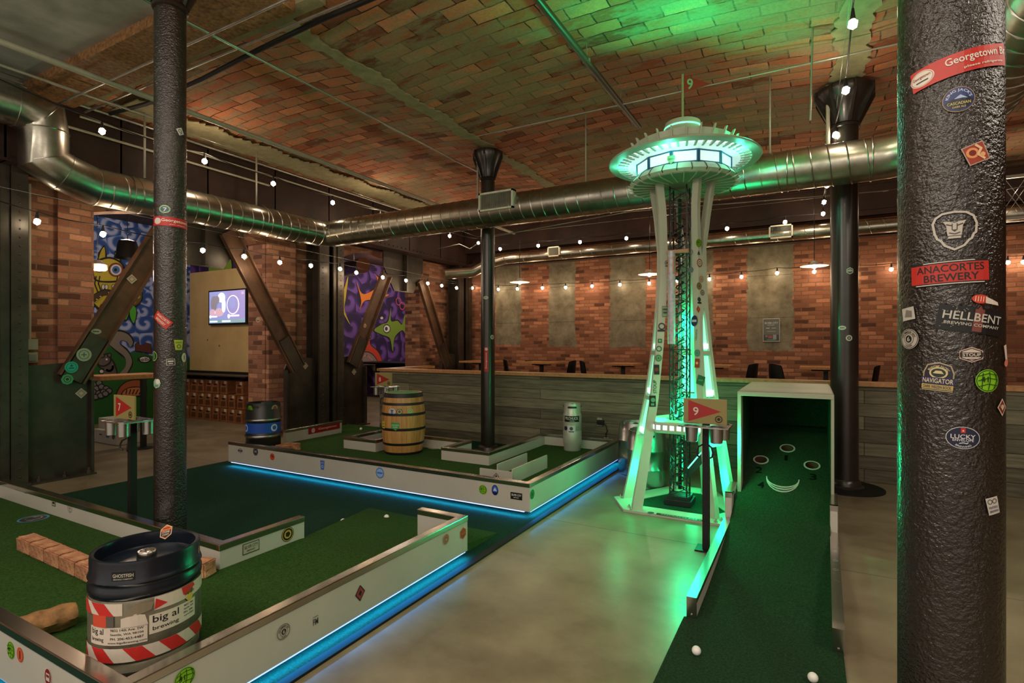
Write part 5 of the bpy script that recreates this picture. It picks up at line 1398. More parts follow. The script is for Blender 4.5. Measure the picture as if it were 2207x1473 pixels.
# saucer
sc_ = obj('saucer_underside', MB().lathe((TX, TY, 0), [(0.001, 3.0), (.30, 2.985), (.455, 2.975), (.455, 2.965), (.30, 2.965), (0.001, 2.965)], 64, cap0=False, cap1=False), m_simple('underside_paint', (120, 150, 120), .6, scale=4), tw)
mb = MB()
for k in range(28):
    an = k * 2 * PI / 28; d = Vector((math.cos(an), math.sin(an), 0)); n = Vector((-d.y, d.x, 0))
    P = [(.20, 2.955), (.44, 2.955), (.485, 2.968), (.512, 2.985), (.47, 2.975), (.20, 2.97)]
    mb.prism(P, [], lambda u, v, dd, d=d, n=n: tuple(TC + d * u + n * dd + Vector((0, 0, v))), -.005, .005)
obj('underside_fin', mb, M['needle'], sc_)
skirt = obj('skirt', MB().lathe((TX, TY, 0), [(.455, 2.975), (.485, 3.0), (.455, 3.04), (.425, 3.065), (.40, 3.065)], 64, cap0=False, cap1=False), M['needle'], tw)
mb = MB()
for k in range(24):
    an = k * 2 * PI / 24 + .1; d = Vector((math.cos(an), math.sin(an), 0)); n = Vector((-d.y, d.x, 0))
    mb.prism([(.452, 2.975), (.489, 3.0), (.459, 3.042), (.427, 3.068), (.42, 3.06), (.45, 3.03), (.478, 3.0)], [], lambda u, v, dd, d=d, n=n: tuple(TC + d * u + n * dd + Vector((0, 0, v))), -.004, .004)
obj('skirt_seam', mb, M['steel'], skirt)
# window band, ten facets
NF = 12
blueframe = m_simple('blue_window_frame', (30, 90, 130), .4)
for k in range(NF):
    a0_ = 2 * PI * k / NF - .02; a1_ = a0_ + 2 * PI / NF; R_ = .425
    P1 = Vector((TX + R_ * math.cos(a0_), TY + R_ * math.sin(a0_), 0)); P2 = Vector((TX + R_ * math.cos(a1_), TY + R_ * math.sin(a1_), 0)); U = (P2 - P1).normalized(); N = U.cross(Vector((0, 0, 1))); L_ = (P2 - P1).length; C_ = (P1 + P2) / 2 + Vector((0, 0, 3.12))
    fr = obj('window_frame', MB().obox(C_ + Vector((0, 0, .05)), U, N, Vector((0, 0, 1)), L_, .016, .014).obox(C_ - Vector((0, 0, .05)), U, N, Vector((0, 0, 1)), L_, .016, .010).obox(C_ - U * (L_ / 2 - .007), U, N, Vector((0, 0, 1)), .014, .018, .105).obox(C_ + U * (L_ / 2 - .007), U, N, Vector((0, 0, 1)), .014, .018, .105), blueframe, tw)
    obj('window_pane', MB().obox(C_, U, N, Vector((0, 0, 1)), L_ - .02, .004, .092), M['win_glow'], fr)
    if k == 9 or k == 0:
        pass
wq = None
# lit soffit between windows and halo, with radial slats
obj('lit_soffit', MB().lathe((TX, TY, 0), [(.41, 3.172), (.46, 3.178), (.53, 3.182), (.53, 3.195), (.41, 3.195)], 64, cap0=False, cap1=False), M['win_glow'], tw)
mb = MB()
for k in range(48):
    an = k * 2 * PI / 48; d = Vector((math.cos(an), math.sin(an), 0)); n = Vector((-d.y, d.x, 0))
    mb.prism([(.50, 3.172), (.60, 3.183), (.60, 3.200), (.50, 3.190)], [], lambda u, v, dd, d=d, n=n: tuple(TC + d * u + n * dd + Vector((0, 0, v))), -.009, .009)
hl = obj('halo_ring', MB().lathe((TX, TY, 0), [(.595, 3.182), (.672, 3.190), (.68, 3.200), (.672, 3.208), (.595, 3.202), (.595, 3.182)], 96, cap0=False, cap1=False), M['needle'], tw)
obj('halo_slats', mb, M['needle'], hl)
obj('halo_light', MB().lathe((TX, TY, 0), [(.50, 3.205), (.585, 3.209), (.585, 3.215), (.50, 3.213)], 64, cap0=False, cap1=False), M['win_glow'], hl)
obj('roof_cone', MB().lathe((TX, TY, 0), [(.56, 3.216), (.46, 3.285), (.42, 3.31), (.30, 3.385), (.19, 3.42), (.12, 3.43)], 64, cap0=False), M['needle'], tw)
gl = obj('gallery_rail', MB().lathe((TX, TY, 0), [(.432, 3.30), (.44, 3.30), (.455, 3.352), (.447, 3.352), (.432, 3.30)], 24, smooth=False, cap0=False, cap1=False), M['needle'], tw)
mb = MB()
for k in range(24):
    an = k * 2 * PI / 24; d = Vector((math.cos(an), math.sin(an), 0)); n = Vector((-d.y, d.x, 0))
    mb.prism([(.40, 3.29), (.450, 3.285), (.49, 3.375), (.472, 3.375)], [], lambda u, v, dd, d=d, n=n: tuple(TC + d * u + n * dd + Vector((0, 0, v))), -.005, .005)
obj('gallery_fins', mb, M['needle'], gl)
obj('crown', MB().lathe((TX, TY, 0), [(.12, 3.42), (.19, 3.42), (.20, 3.455), (.155, 3.485), (.165, 3.50), (.165, 3.53), (.158, 3.56), (.14, 3.57), (.09, 3.572)], 48), M['needle'], tw)
obj('crown_glow', MB().lathe((TX, TY, 0), [(.158, 3.498), (.168, 3.502), (.168, 3.515), (.158, 3.518)], 48, cap0=False, cap1=False), emis('green_glow', (.05, 1.0, .4), 1.6), tw)
obj('flag_pole', MB().tube([(TX, TY, 3.56), (TX, TY, 4.02)], .011, 10), flat((150, 160, 120)), tw)
fl = MB(); FU = Vector((c_ , s_, 0)); 
def fmap_(u, v, d): return tuple(Vector((TX, TY, 3.93)) + FU * u + Vector((0, 0, v)) + FU.cross(Vector((0, 0, 1))) * d)
flag = obj('pennant', MB().prism([(.01, -.083), (.262, .0), (.01, .083)], [], fmap_, -.002, .002), flat((150, 40, 26)), tw)
Art(Flat(fmap_(.068, .0, 0.002), FU, (0, 0, 1)), base=.001).text('9', 0, 0, .055, .10, (120, 190, 150)).build('pennant_number', flag)
q = PY(1447, 345, TY - .43)
Art(Flat((q.x, q.y - .012, q.z), (1, 0, 0), (0, 0, 1)), base=.0).poly([(-.03, .035), (.03, .035), (.034, 0), (0, -.04), (-.034, 0)], (110, 130, 70)).rect(0, .005, .045, .014, (60, 70, 40)).build('sticker', tw)
# green lamps of the tower
point_light((TX + .64, TY - .10, 3.38), 4, GREEN, .04, 'tower_lamp')
spot_light((TX - .05, TY - .52, 3.36), (math.radians(207), 0, 0), 70, GREEN, 118, .8, .05, 'tower_uplight')
spot_light((TX + .48, TY - .20, 3.36), (math.radians(206), 0, math.radians(55)), 34, GREEN, 115, .8, .05, 'tower_uplight')
for A, z, w in ((210, .86, 4), (330, .86, 8), (90, .86, 8), (210, 1.6, 3), (330, 1.6, 3), (90, 1.7, 3)):
    d = az(A); r = itp(RZ, z) - .10; p = TC + d * r
    point_light((p.x, p.y, z), w, GREEN, .03, 'tower_lamp')
for A in (210, 330, 90):
    p = TC + az(A) * .40; point_light((p.x, p.y, .30), 4, GREEN, .03, 'tower_lamp')
p = TC + az(210) * .62; point_light((p.x, p.y, .62), 2.5, GREEN, .03, 'tower_lamp')
p = TC + az(330) * .60; spot_light((TX + .12, TY - .46, .74), (math.radians(-56), 0, math.radians(-8)), 24, GREEN, 118, .6, .03, 'tower_downlight'); point_light((p.x - .05, p.y - .05, .66), 10, GREEN, .03, 'tower_lamp')
for A in (200, 270, 340, 60, 130): d = az(A); point_light((TX + d.x * .56, TY + d.y * .56, 3.13), 1.2, TEAL, .03, 'tower_lamp')
# ================================================================== DUCTS
def helix_on(pts, r, pitch=.14, rr=.005, n=14):
    """raised spiral seam round a straight duct from pts[0] to pts[1]"""
    a, b = Vector(pts[0]), Vector(pts[1]); d = (b - a); L = d.length; d.normalize()
    ref = Vector((0, 0, 1)) if abs(d.z) < .9 else Vector((1, 0, 0)); A = d.cross(ref).normalized(); B = d.cross(A)
    out = []; N = int(L / pitch * n)
    for k in range(N + 1):
        an = 2 * PI * k / n; out.append(a + d * (L * k / N) + (A * math.cos(an) + B * math.sin(an)) * r)
    return out
def duct(label, pts, r, straight, pitch=.14, elbow_rings=(), n=40, group='round metal ducts'):
    t = thing('air_duct', label, 'duct', tuple(Vector(pts[len(pts) // 2])), group)
    obj('pipe', MB().tube(pts, r, n), M['duct'], t)
    for a, b in straight: obj('spiral_seam', MB().tube(helix_on((a, b), r + .001, pitch), .0075 if r > .15 else .004, 5, caps=False), M['duct'], t)
    mb = MB()
    for c, d in elbow_rings:
        d = Vector(d).normalized(); ref = Vector((0, 0, 1)) if abs(d.z) < .9 else Vector((1, 0, 0)); A = d.cross(ref).normalized(); B = d.cross(A)
        mb = MB(); mb.tube([Vector(c) + (A * math.cos(2 * PI * k / 36) + B * math.sin(2 * PI * k / 36)) * (r + .003) for k in range(36)], .006, 6, closed=True); obj('joint_band', mb, M['duct'], t)
    return t
DX, DZ, DR = -6.72, 3.235, .198
YC = 6.08
e0 = PX(20, 224, DX); e1 = PX(62, 246, DX); e2 = PX(98, 285, DX); e3 = PX(98, 345, DX); e4 = PX(140, 395, DX)
Pn = [Vector((DX, -1.2, e0.z)), Vector((DX, e1.y - .12, e0.z)), Vector((DX, e1.y + .10, e1.z + .0)), Vector((DX, e2.y - .01, e2.z)), Vector((DX, e3.y - .01, e3.z)), Vector((DX, e4.y - .02, DZ + .03)), Vector((DX, e4.y + .26, DZ - .045))]
corner = [Vector((DX, YC - .13, DZ)), Vector((DX + .12, YC, DZ))]
RXD = 1.06
elb = [Vector((RXD - .56 + .56 * math.sin(k * PI / 12), YC - .56 + .56 * math.cos(k * PI / 12), DZ + 0.0)) for k in range(7)]
path = Pn + corner + elb + [Vector((RXD, -1.5, DZ + .0))]
rings = [(path[i], (path[i + 1] - path[i - 1])) for i in range(1, 7)] + [(Vector((DX, e4.y + .58, DZ - .035)), (0, 1, 0)), (Vector((DX, 4.9, DZ)), (0, 1, 0))] + [(elb[0], (1, 0, 0)), (Vector((-.2, YC, DZ)), (1, 0, 0))]
main = duct('large galvanised duct turning along the left wall and across the room, with vents', path, DR, [(Pn[6] + Vector((0, .1, 0)), corner[0]), (corner[1], elb[0]), (elb[-1], path[-1])], .15, rings)
mb = MB(); D_ = PX(0, 0, 1)
# strap hangers
for x, y in ((DX, 3.35), (DX, 4.75), (-4.9, YC), (-2.2, YC), (-.45, YC)):
    t = None
hg = [(DX - .02, 3.42, 'thin white drop rod hanging the duct at the near left wall'), (DX - .02, 4.86, 'thin white drop rod hanging the duct further along the left wall'), (-.36, YC, 'thin drop rod hanging the duct right of the tower'), (-2.35, YC, 'thin drop rod hanging the duct left of the tower')]
for x, y, lb in hg:
    o = obj('hanger_rod', MB().tube([(x, y, DZ + DR - .01), (x, y, CEIL + .04)], .012 if x < -6 else .009, 8), M['white_pipe'], at=(x, y, DZ + DR)); tag(o, lb, 'rod', 'duct hanger rods')
# register on the main duct
def register(parent, c, w, h, N, U, d=.05, nb=20):
    c = Vector(c); Wv = Vector((0, 0, 1))
    mb = MB(); f = .022
    mb.obox(c + Wv * (h / 2 - f / 2), U, N, Wv, w, d, f).obox(c - Wv * (h / 2 - f / 2), U, N, Wv, w, d, f).obox(c + U * (w / 2 - f / 2), U, N, Wv, f, d, h).obox(c - U * (w / 2 - f / 2), U, N, Wv, f, d, h)
    rg = obj('vent_register', mb, m_simple('register_white', (232, 226, 204), .5), parent)
    mb = MB()
    for k in range(nb): mb.obox(c + U * ((k + .5) / nb - .5) * (w - 2 * f), U, N, Wv, .003, d * .5, h - 2 * f)
    obj('louvres', mb, m_simple('register_louvre', (170, 166, 150), .5), rg)
    obj('vent_back', MB().obox(c - N * (-d * .3), U, N, Wv, w - 2 * f, .004, h - 2 * f), flat((60, 58, 52)), rg)
q = PY(1072, 436, YC - .175)
register(main, (q.x, YC - .185, q.z + .01), .50, .235, Vector((0, 1, 0)), Vector((1, 0, 0)), .09, 26)
BDY, BDZ, BDR = 10.25, 3.36, .112
q0 = PY(1100, 552, BDY)
bdp = [Vector((-7.0, 9.6, 3.02)), Vector((-6.6, BDY - .12, 3.10)), Vector((-6.2, BDY, 3.30)), Vector((-5.8, BDY, BDZ)), Vector((7.4, BDY, BDZ))]
back = duct('slim galvanised duct running high along the back brick wall', bdp, BDR, [(bdp[3], bdp[4])], .22, [(bdp[2], (1, .2, .3)), (bdp[3], (1, 0, .1))], 28)
for px, py, w, h in ((1195, 543, .27, .20), (1683, 500, .36, .22)):
    q = PY(px, py, BDY - .10); register(back, (q.x, BDY - .12, q.z), w, h, Vector((0, 1, 0)), Vector((1, 0, 0)), .06, 14)

# ================================================================== PIPES AND CONDUITS
def pipe(name, label, pts, r, mat, cat='pipe', group=None, n=10):
    o = obj(name, MB().tube(pts, r, n), mat, at=pts[0]); tag(o, label, cat, group); return o
pipe('ceiling_pipe', 'grey pipe along the ceiling left of the slim left column', [(-5.74, -1, 3.95), (-5.74, 10.5, 3.95)], .028, M['white_pipe'])
pipe('ceiling_pipe', 'thick painted sprinkler pipe under the green-lit vault left of the tower flag', [(-1.77, -1, 4.06), (-1.77, 6.3, 4.06)], .030, m_simple('dark_pipe', (70, 66, 54), .4, .3, .5))
pipe('ceiling_pipe', 'thin pipe under the tiled vault between the two slim columns', [(-4.23, -1, 4.0), (-4.23, 6.6, 4.0)], .012, M['conduit'])
pipe('ceiling_pipe', 'thin pipe along the dark red girder of the left wall', [(-7.05, 2.6, 3.86), (-7.05, 5.3, 3.86)], .014, M['white_pipe'])
pipe('ceiling_pipe', 'upper thin pipe in the corner of ceiling and left girder', [(-6.95, 1, 4.10), (-6.95, 10, 4.10)], .014, M['conduit'])
pipe('ceiling_pipe', 'thin pipe just below the ceiling corner of the left girder', [(-7.02, 2.9, 4.0), (-7.02, 10, 4.0)], .012, M['white_pipe'])
pipe('ceiling_pipe', 'thin white pipe crossing above the left duct bend', [(-6.3, -1, 3.98), (-6.3, 3.3, 3.98)], .012, M['white_pipe'])
pipe('ceiling_conduit', 'bluish conduit crossing the ceiling at upper left, nearer one', [(-7.0, 2.60, 3.96), (2.5, 2.60, 3.96)], .011, M['conduit'])
pipe('ceiling_conduit', 'bluish conduit crossing the ceiling at upper left, farther one', [(-6.9, 2.90, 4.02), (2.5, 2.90, 4.02)], .011, M['conduit'])
pipe('ceiling_conduit', 'thin conduit crossing the vault behind the tower saucer', [(-3.6, 5.6, 4.05), (.3, 5.6, 4.05), (3.5, 5.6, 4.05)], .008, M['conduit'])
pipe('hose', 'thick black cable sagging across the ceiling beside the chipboard strip', [(-6.7, 3.05, 4.02), (-6.0, 3.06, 3.98), (-5.0, 3.05, 4.0), (-4.2, 3.04, 4.05), (-3.4, 3.03, 4.08), (-1, 3.03, 4.1)], .022, M['cord'])
q = PY(1752, 150, 5.3)
pipe('drop_conduit', 'thin vertical conduit right of the tower flag, dropping from the vault', [(q.x, 5.3, 4.24), (q.x - .02, 5.3, 3.42)], .008, M['conduit'])
pipe('drop_conduit', 'vertical conduit running up beside the thick far column', [(RCX - .15, RCY - .10, 3.35), (RCX - .15, RCY - .10, 4.2)], .02, M['white_pipe'])
pipe('drop_conduit', 'vertical conduit running up beside the slim far column', [(MCX - .13, MCY - .06, 3.3), (MCX - .13, MCY - .06, 4.17)], .014, M['white_pipe'])
# pipe hooks and clamp on thick sprinkler pipe
for yy in (3.2, 4.6, 5.6):
    o = obj('pipe_hanger', MB().lathe((-1.77, yy, 4.06), [(.036, -.012), (.036, .012)], 16).tube([(-1.77, yy, 4.09), (-1.77, yy, 4.22)], .006, 6), M['conduit'], at=(-1.77, yy, 4.06)); tag(o, {3.2: 'small clamp hanging the thick sprinkler pipe, nearest one', 4.6: 'small clamp hanging the thick sprinkler pipe, middle one', 5.6: 'small clamp hanging the thick sprinkler pipe, nearest the tower'}[yy], 'clamp', 'sprinkler pipe clamps')
pipe('cable', 'slack dark cable strung below the duct near the slim far column', [(-7.0, 9.4, 3.55), (-5.9, 8.6, 3.42), (-5.0, 7.6, 3.10), (-4.0, 6.50, 3.0), (-2.4, 8.0, 3.5), (1, 9.6, 3.75)], .007, M['conduit'], 'cable')
p = PX(783, 572, -9.6)
sd = thing('duct_stub', 'round duct end with a brown cap seen high through the second opening', 'duct', tuple(p))
obj('pipe', MB().tube([p, (p.x - 1.4, p.y + .5, p.z)], .19, 28), M['duct'], sd)
obj('hanger', MB().tube([(p.x - .5, p.y + .18, p.z + .18), (p.x - .5, p.y + .18, 3.9)], .008, 6), M['conduit'], sd)
obj('end_cap', MB().tube([p + Vector((.012, -.004, 0)), p], .185, 28), flat((150, 104, 78)), sd)
# metal guard panel and brick strip far right
gp = thing('mesh_guard', 'white framed mesh panel high up behind the closest column, right edge', 'guard', (3.0, 9.6, 3.1))
q = PY(2192, 425, 9.6)
obj('frame', MB().box(q.x - .22, q.x + .2, 9.58, 9.62, q.z - .30, q.z - .26).box(q.x - .22, q.x + .2, 9.58, 9.62, q.z + .26, q.z + .30).box(q.x + .16, q.x + .2, 9.58, 9.62, q.z - .3, q.z + .3).box(q.x - .22, q.x - .18, 9.58, 9.62, q.z - .3, q.z + .3), M['white'], gp)
mb = MB()
for k in range(-4, 6):
    x = q.x - .2 + k * .07
    for s1 in (1, -1):
        a_ = Vector((x if s1 > 0 else x + .3, 9.6, q.z - .27)); b_ = Vector((x + .3 if s1 > 0 else x, 9.6, q.z + .27))
        if min(a_.x, b_.x) > q.x - .22 and max(a_.x, b_.x) < q.x + .22: mb.bar(a_, b_, .006, .006)
obj('mesh', mb, M['white'], gp)

# ================================================================== STRING LIGHTS
def bulb_meshes():
    pass
def string(label, pts, start=None, end=None, drop=.10, wire=True):
    p0 = pts[0]
    t = thing('string_lights', label, 'string lights', tuple(p0), 'festoon bulb strings')
    cordpts = []
    P = [Vector(p) + Vector((0, 0, drop)) for p in pts]
    if start is not None: P = [Vector(start)] + P
    if end is not None: P = P + [Vector(end)]
    for i in range(len(P) - 1):
        a, b = P[i], P[i + 1]; L = (b - a).length; sag = .03 * L
        for k in range(6):
            u = k / 6; q = a.lerp(b, u); q.z -= sag * 4 * u * (1 - u); cordpts.append(q)
    cordpts.append(P[-1])
    obj('cord', MB().tube(cordpts, .006, 6), M['cord'], t)
    if wire: obj('support_wire', MB().tube([P[0] + Vector((0, 0, .03)), P[-1] + Vector((0, 0, .03))], .002, 5), M['conduit'], t)
    ps = pb = None
    for p in pts:
        if ps is None:
            mb = MB().tube([Vector(p) + Vector((0, 0, .105)), Vector(p) + Vector((0, 0, .03))], [.008, .018], 12)
            ps = obj('bulb_socket', mb, M['cord'], t)
            pb = obj('bulb', MB().ball(p, .034, sub=1, sc=(1, 1, 1.12)), M['bulb'], ps); first = Vector(p)
            for poly in pb.data.polygons: poly.use_smooth = True
        else:
            o = ps.copy(); link(o); o.parent = t; o.location = Vector(p) - first
            b = pb.copy(); link(b); b.parent = o
    return t
A_px = [(220, 283), (441, 348), (589, 396), (717, 437), (820, 466), (903, 490), (969, 509), (1031, 524)]
string('string of round bulbs high along the left side, above the big duct', [PX(x, y, -6.42) for x, y in A_px], start=(-6.42, 1.6, 4.0))
B_px = [(1078, 537), (1160, 530), (1250, 522), (1350, 514), (1567, 493), (1692, 479)]
string('string of round bulbs crossing the room in front of the slim back duct', [PY(x, y, 9.9) for x, y in B_px], start=(-6.3, 9.9, 3.8), end=(3.5, 9.9, 3.8))
C1 = [(80, 478), (222, 505), (437, 540), (526, 553), (603, 566), (670, 573), (733, 580), (768, 588), (825, 598), (875, 605), (922, 611), (952, 616), (984, 621)]
string('string of small bulbs along the left brick wall below the big duct', [PX(x, y, -7.08) for x, y in C1], start=(-7.08, 1.8, 3.05))
C2 = [(1018, 621), (1074, 624), (1115, 623), (1169, 621), (1219, 620), (1276, 617), (1336, 614), (1399, 611), (1460, 606), (1529, 602), (1598, 597), (1675, 589), (1755, 586), (1836, 583), (1921, 581), (2060, 573), (2172, 566), (2206, 565)]
string('string of small warm bulbs along the back brick wall', [PY(x, y, 11.16) for x, y in C2], start=(-7.0, 11.16, 2.9), wire=False)
D_px = [(1838, 52), (1823, 195), (1801, 291), (1789, 355), (1782, 400), (1776, 436), (1774, 461)]
string('string of bulbs receding overhead toward the thick far column', [Pz(x, y, 3.66) for x, y in D_px], start=(.26, 3.0, 3.95), end=(.2, 11.0, 3.8), drop=.12)
# light thrown onto the back wall by the small string
for k in range(9): point_light((-6.6 + k * 1.15, 10.80, 2.66), 5.0, (1.0, .66, .36), .03, 'bulb_light')
for y in (3.2, 5.2, 7.2, 9.2): point_light((-6.95, y, 2.62), 4.5, (1.0, .70, .42), .03, 'bulb_light')
for y in (4.0, 6.9, 9.0): point_light((-6.35, y, 3.74), 6.0, (1.0, .76, .52), .03, 'bulb_light')
for x in (-4.6, -2.4, .0, 2.4): point_light((x, 9.75, 3.6), 6.0, (1.0, .76, .52), .03, 'bulb_light')
for y in (3.6, 6.0): point_light((.22, y - .25, 3.62), 7.0, (1.0, .80, .60), .03, 'bulb_light')

# ================================================================== PENDANT LAMPS
def pendant(p, label):
    t = thing('pendant_lamp', label, 'lamp', tuple(p), 'flat disc pendant lamps along the back wall')
    obj('cord', MB().tube([(p.x, p.y, p.z + .06), (p.x, p.y, 4.25)], .006, 6), M['cord'], t)
    obj('lamp_shade', MB().lathe(tuple(p), [(.20, 0), (.198, .008), (.06, .035), (.045, .07), (.02, .085)], 32, cap0=False), M['white'], t)
    obj('bulb', MB().ball((p.x, p.y, p.z - .005), .04, sub=1), M['pend'], t)
    point_light((p.x, p.y, p.z - .09), 8, (1.0, .80, .55), .05, 'pendant_light')
for px, py, lb in [(1120, 609, 'flat white pendant lamp beside the slim far column'), (1400, 592, 'flat white pendant lamp left of the tower leg'), (1755, 574, 'flat white pendant lamp left of the thick far column')]: pendant(PY(px, py, 9.7), lb)
p = PX(275, 558, -9.2)
t = thing('bell_pendant', 'black bell-shaped pendant lamp hanging before the owl mural', 'lamp', tuple(p))
obj('lamp_shade', MB().lathe((p.x, p.y, p.z), [(.165, 0), (.15, .06), (.135, .20), (.115, .27), (.05, .29), (.02, .30)], 32, cap0=False), M['black'], t)
obj('cord', MB().tube([(p.x, p.y, p.z + .29), (p.x, p.y, 3.9)], .006, 6), M['cord'], t)
p = PX(210, 572, -8.6)
t = thing('jar_pendant', 'small clear jar pendant with a lit bulb left of the black bell lamp', 'lamp', tuple(p))
obj('cord', MB().tube([(p.x, p.y, p.z + .10), (p.x, p.y, 3.9)], .006, 6), M['cord'], t)
obj('bulb', MB().ball(tuple(p), .045, sub=2), M['pend'], t)
obj('jar', MB().lathe((p.x, p.y, p.z - .07), [(.10, 0), (.115, .02), (.11, .08), (.05, .13), (.03, .14)], 12, cap0=False, cap1=False, smooth=False), flat((190, 186, 176), .2), t)
point_light((p.x + .2, p.y, p.z - .1), 16, (1, .78, .55), .05, 'pendant_light')
for (x, y) in ((-9.6, 4.6), (-10.0, 11.5), (-9.6, 13.6)): point_light((x, y, 3.3), 64, (1, .82, .62), .12, 'side_room_fill_light')  # fill points without fixtures, set to brighten the murals
point_light((-9.2, 7.9, 3.2), 16, (1, .8, .6), .1, 'side_room_fill_light')  # fill point without a fixture, behind the cross wall

# ================================================================== TABLES AND CHAIRS AT THE BACK
def table(x0, x1, label):
    t = thing('high_table', label, 'table', ((x0 + x1) / 2, 10.6, 0), 'high tables along the back wall')
    obj('table_top', MB().box(x0, x1, 10.25, 11.0, 1.075, 1.115, bev=.004), M['wood'], t)
    xm = (x0 + x1) / 2
    obj('pedestal', MB().box(xm - .035, xm + .035, 10.57, 10.64, .02, 1.04), M['black'], t)
    obj('top_bracket', MB().box(xm - .22, xm + .22, 10.57, 10.63, 1.04, 1.075).box(xm - .03, xm + .03, 10.35, 10.9, 1.04, 1.075), M['black'], t)
    obj('foot', MB().box(xm - .25, xm + .25, 10.35, 10.85, 0, .02), M['black'], t)
T = [(-7.05, -6.3, 'high wooden table at the far left of the back wall, beside the riveted column'), (-5.50, -4.74, 'high wooden table right of the slim far column'), (-3.60, -3.0, 'high wooden table left of the tower'),
     (-2.0, -1.25, 'high wooden table behind the tower'), (-.16, .62, 'high wooden table left of the thick far column'), (1.6, 2.4, 'high wooden table behind the closest column')]
for a_, b_, lb in T: table(a_, b_, lb)
def chair(x, y, rz, label):
    t = thing('bar_chair', label, 'chair', (x, y, 0), 'black high chairs at the back tables')
    mb = MB(); n = 8; vs = []
    for j in range(7):
        v = j / 6; z = .80 + .36 * v; w = .215 - .05 * v * v; lean = .05 * v
        for i in range(n + 1):
            u = i / n * 2 - 1; vs.append((x + u * w, y + .19 + lean - .06 * u * u, z - (.025 * u * u if j == 6 else 0)))
    fs = [(j * (n + 1) + i, j * (n + 1) + i + 1, (j + 1) * (n + 1) + i + 1, (j + 1) * (n + 1) + i) for j in range(6) for i in range(n)]
    mb.add(vs, fs, 0, True); m = len(vs)
    mb.add([(a, b + .018, c) for a, b, c in vs], [f[::-1] for f in fs], 0, True)
    obj('backrest', mb, M['black'], t)
    obj('seat', MB().box(x - .2, x + .2, y - .2, y + .21, .745, .785, bev=.012), M['black'], t)
    for sx in (-1, 1):
        for sy in (-1, 1): obj('leg', MB().tube([(x + sx * .15, y + sy * .15, .75), (x + sx * .22, y + sy * .22, 0)], .012, 8), M['black'], t)
    obj('footrest', MB().tube([(x - .2, y - .2, .28), (x + .2, y - .2, .28), (x + .2, y + .2, .28), (x - .2, y + .2, .28)], .009, 6, closed=True), M['black'], t)
    return t
ch0 = None
CH = [(PY(1109, 795, 10.45).x, 10.45, 2.0, 'black high chair right of the slim far column, seen mostly from behind'), (PY(1216, 795, 10.5).x, 10.5, -PI / 2, 'thin edge view of a black high chair right of the second back table'),
      (PY(1284, 795, 10.45).x - .08, 10.45, 2.1, 'black high chair at the left of the table left of the tower'), (PY(1393, 795, 10.5).x, 10.5, -PI / 2, 'black high chair half hidden by the left tower leg'),
      (PY(1601, 803, 10.45).x, 10.45, -1.9, 'black high chair right behind the green tower leg'), (PY(1692, 803, 10.45).x, 10.45, 2.2, 'black high chair left of the table near the thick far column'),
      (PY(1857, 808, 10.45).x, 10.45, -1.7, 'black high chair just right of the thick far column')]
for i, (x, y, rz, lb) in enumerate(CH):
    if ch0 is None: ch0 = chair(x, y, 0, lb); ch0.rotation_euler.z = rz
    else: dup(ch0, (x, y, 0), lb, rz)
# poster on the concrete strip
q0 = PY(1644, 687, 11.29); q1 = PY(1681, 737, 11.29)
t = thing('wall_poster', 'small grey framed poster on the bare concrete strip of the back wall', 'poster', (q0.x, 11.29, q1.z))
fr = obj('frame', MB().box(q0.x, q1.x, 11.27, 11.3, q1.z, q0.z), flat((176, 172, 156)), t)
w_, h_ = q1.x - q0.x, q0.z - q1.z
a = Art(Flat(((q0.x + q1.x) / 2, 11.27, (q0.z + q1.z) / 2), (1, 0, 0), (0, 0, 1)), base=.003)
a.rect(0, 0, w_ * .92, h_ * .93, (96, 92, 92)); a.text('SILVER CITY', 0, h_ * .30, w_ * .78, h_ * .08, (206, 206, 196)); a.text('BREWERY', 0, h_ * .21, w_ * .42, h_ * .035, (190, 190, 180)); a.rect(-w_ * .2, h_ * .08, w_ * .2, h_ * .03, (190, 190, 190)); a.rect(w_ * .15, h_ * .08, w_ * .24, h_ * .03, (170, 160, 180)); a.rect(0, -.06 * h_, w_ * .5, h_ * .05, (130, 130, 100))
a.rect(0, -h_ * .32, w_ * .88, h_ * .24, (60, 44, 40)); a.rect(-w_ * .06, -h_ * .29, w_ * .24, h_ * .12, (150, 70, 70)); a.rect(w_ * .2, -h_ * .30, w_ * .2, h_ * .2, (140, 140, 150)); a.rect(0, -h_ * .41, w_ * .5, h_ * .04, (70, 130, 110)); a.disc(-w_ * .28, -h_ * .26, w_ * .08, (120, 100, 100)); a.build('print', t)

# ================================================================== SIDE ROOM: MURAL, TELEVISION, CRATES
MX = -11.69
def mp(pts): return [(PX(x, y, MX).y, PX(x, y, MX).z) for x, y in pts]
def blob(pts, n=6):
    """closed smooth outline (Catmull-Rom) through photo-traced wall points"""
    P = [Vector(p) for p in pts]; out = []; m = len(P)
    for i in range(m):
        p0, p1, p2, p3 = P[i - 1], P[i], P[(i + 1) % m], P[(i + 2) % m]
        for k in range(n):
            t = k / n; out.append(tuple(.5 * ((2 * p1) + (-p0 + p2) * t + (2 * p0 - 5 * p1 + 4 * p2 - p3) * t * t + (-p0 + 3 * p1 - 3 * p2 + p3) * t ** 3)))
    return out
def grow(pts, d):
    c = Vector((sum(p[0] for p in pts) / len(pts), sum(p[1] for p in pts) / len(pts))); return [tuple(Vector(p) + (Vector(p) - c).normalized() * d) for p in pts]
mural = thing('wall_mural', 'blue swirling wall mural with a yellow horned creature and a grey squirrel on green', 'mural', (MX, 5.5, 0))
S_ = Flat((MX, 0, 0), (0, 1, 0), (0, 0, 1))
def mural_part(name, parent, fn, base=.004):
    a = Art(S_, base=base, step=.0006); fn(a); return a.build(name, parent, .75)
K = (18, 14, 12)
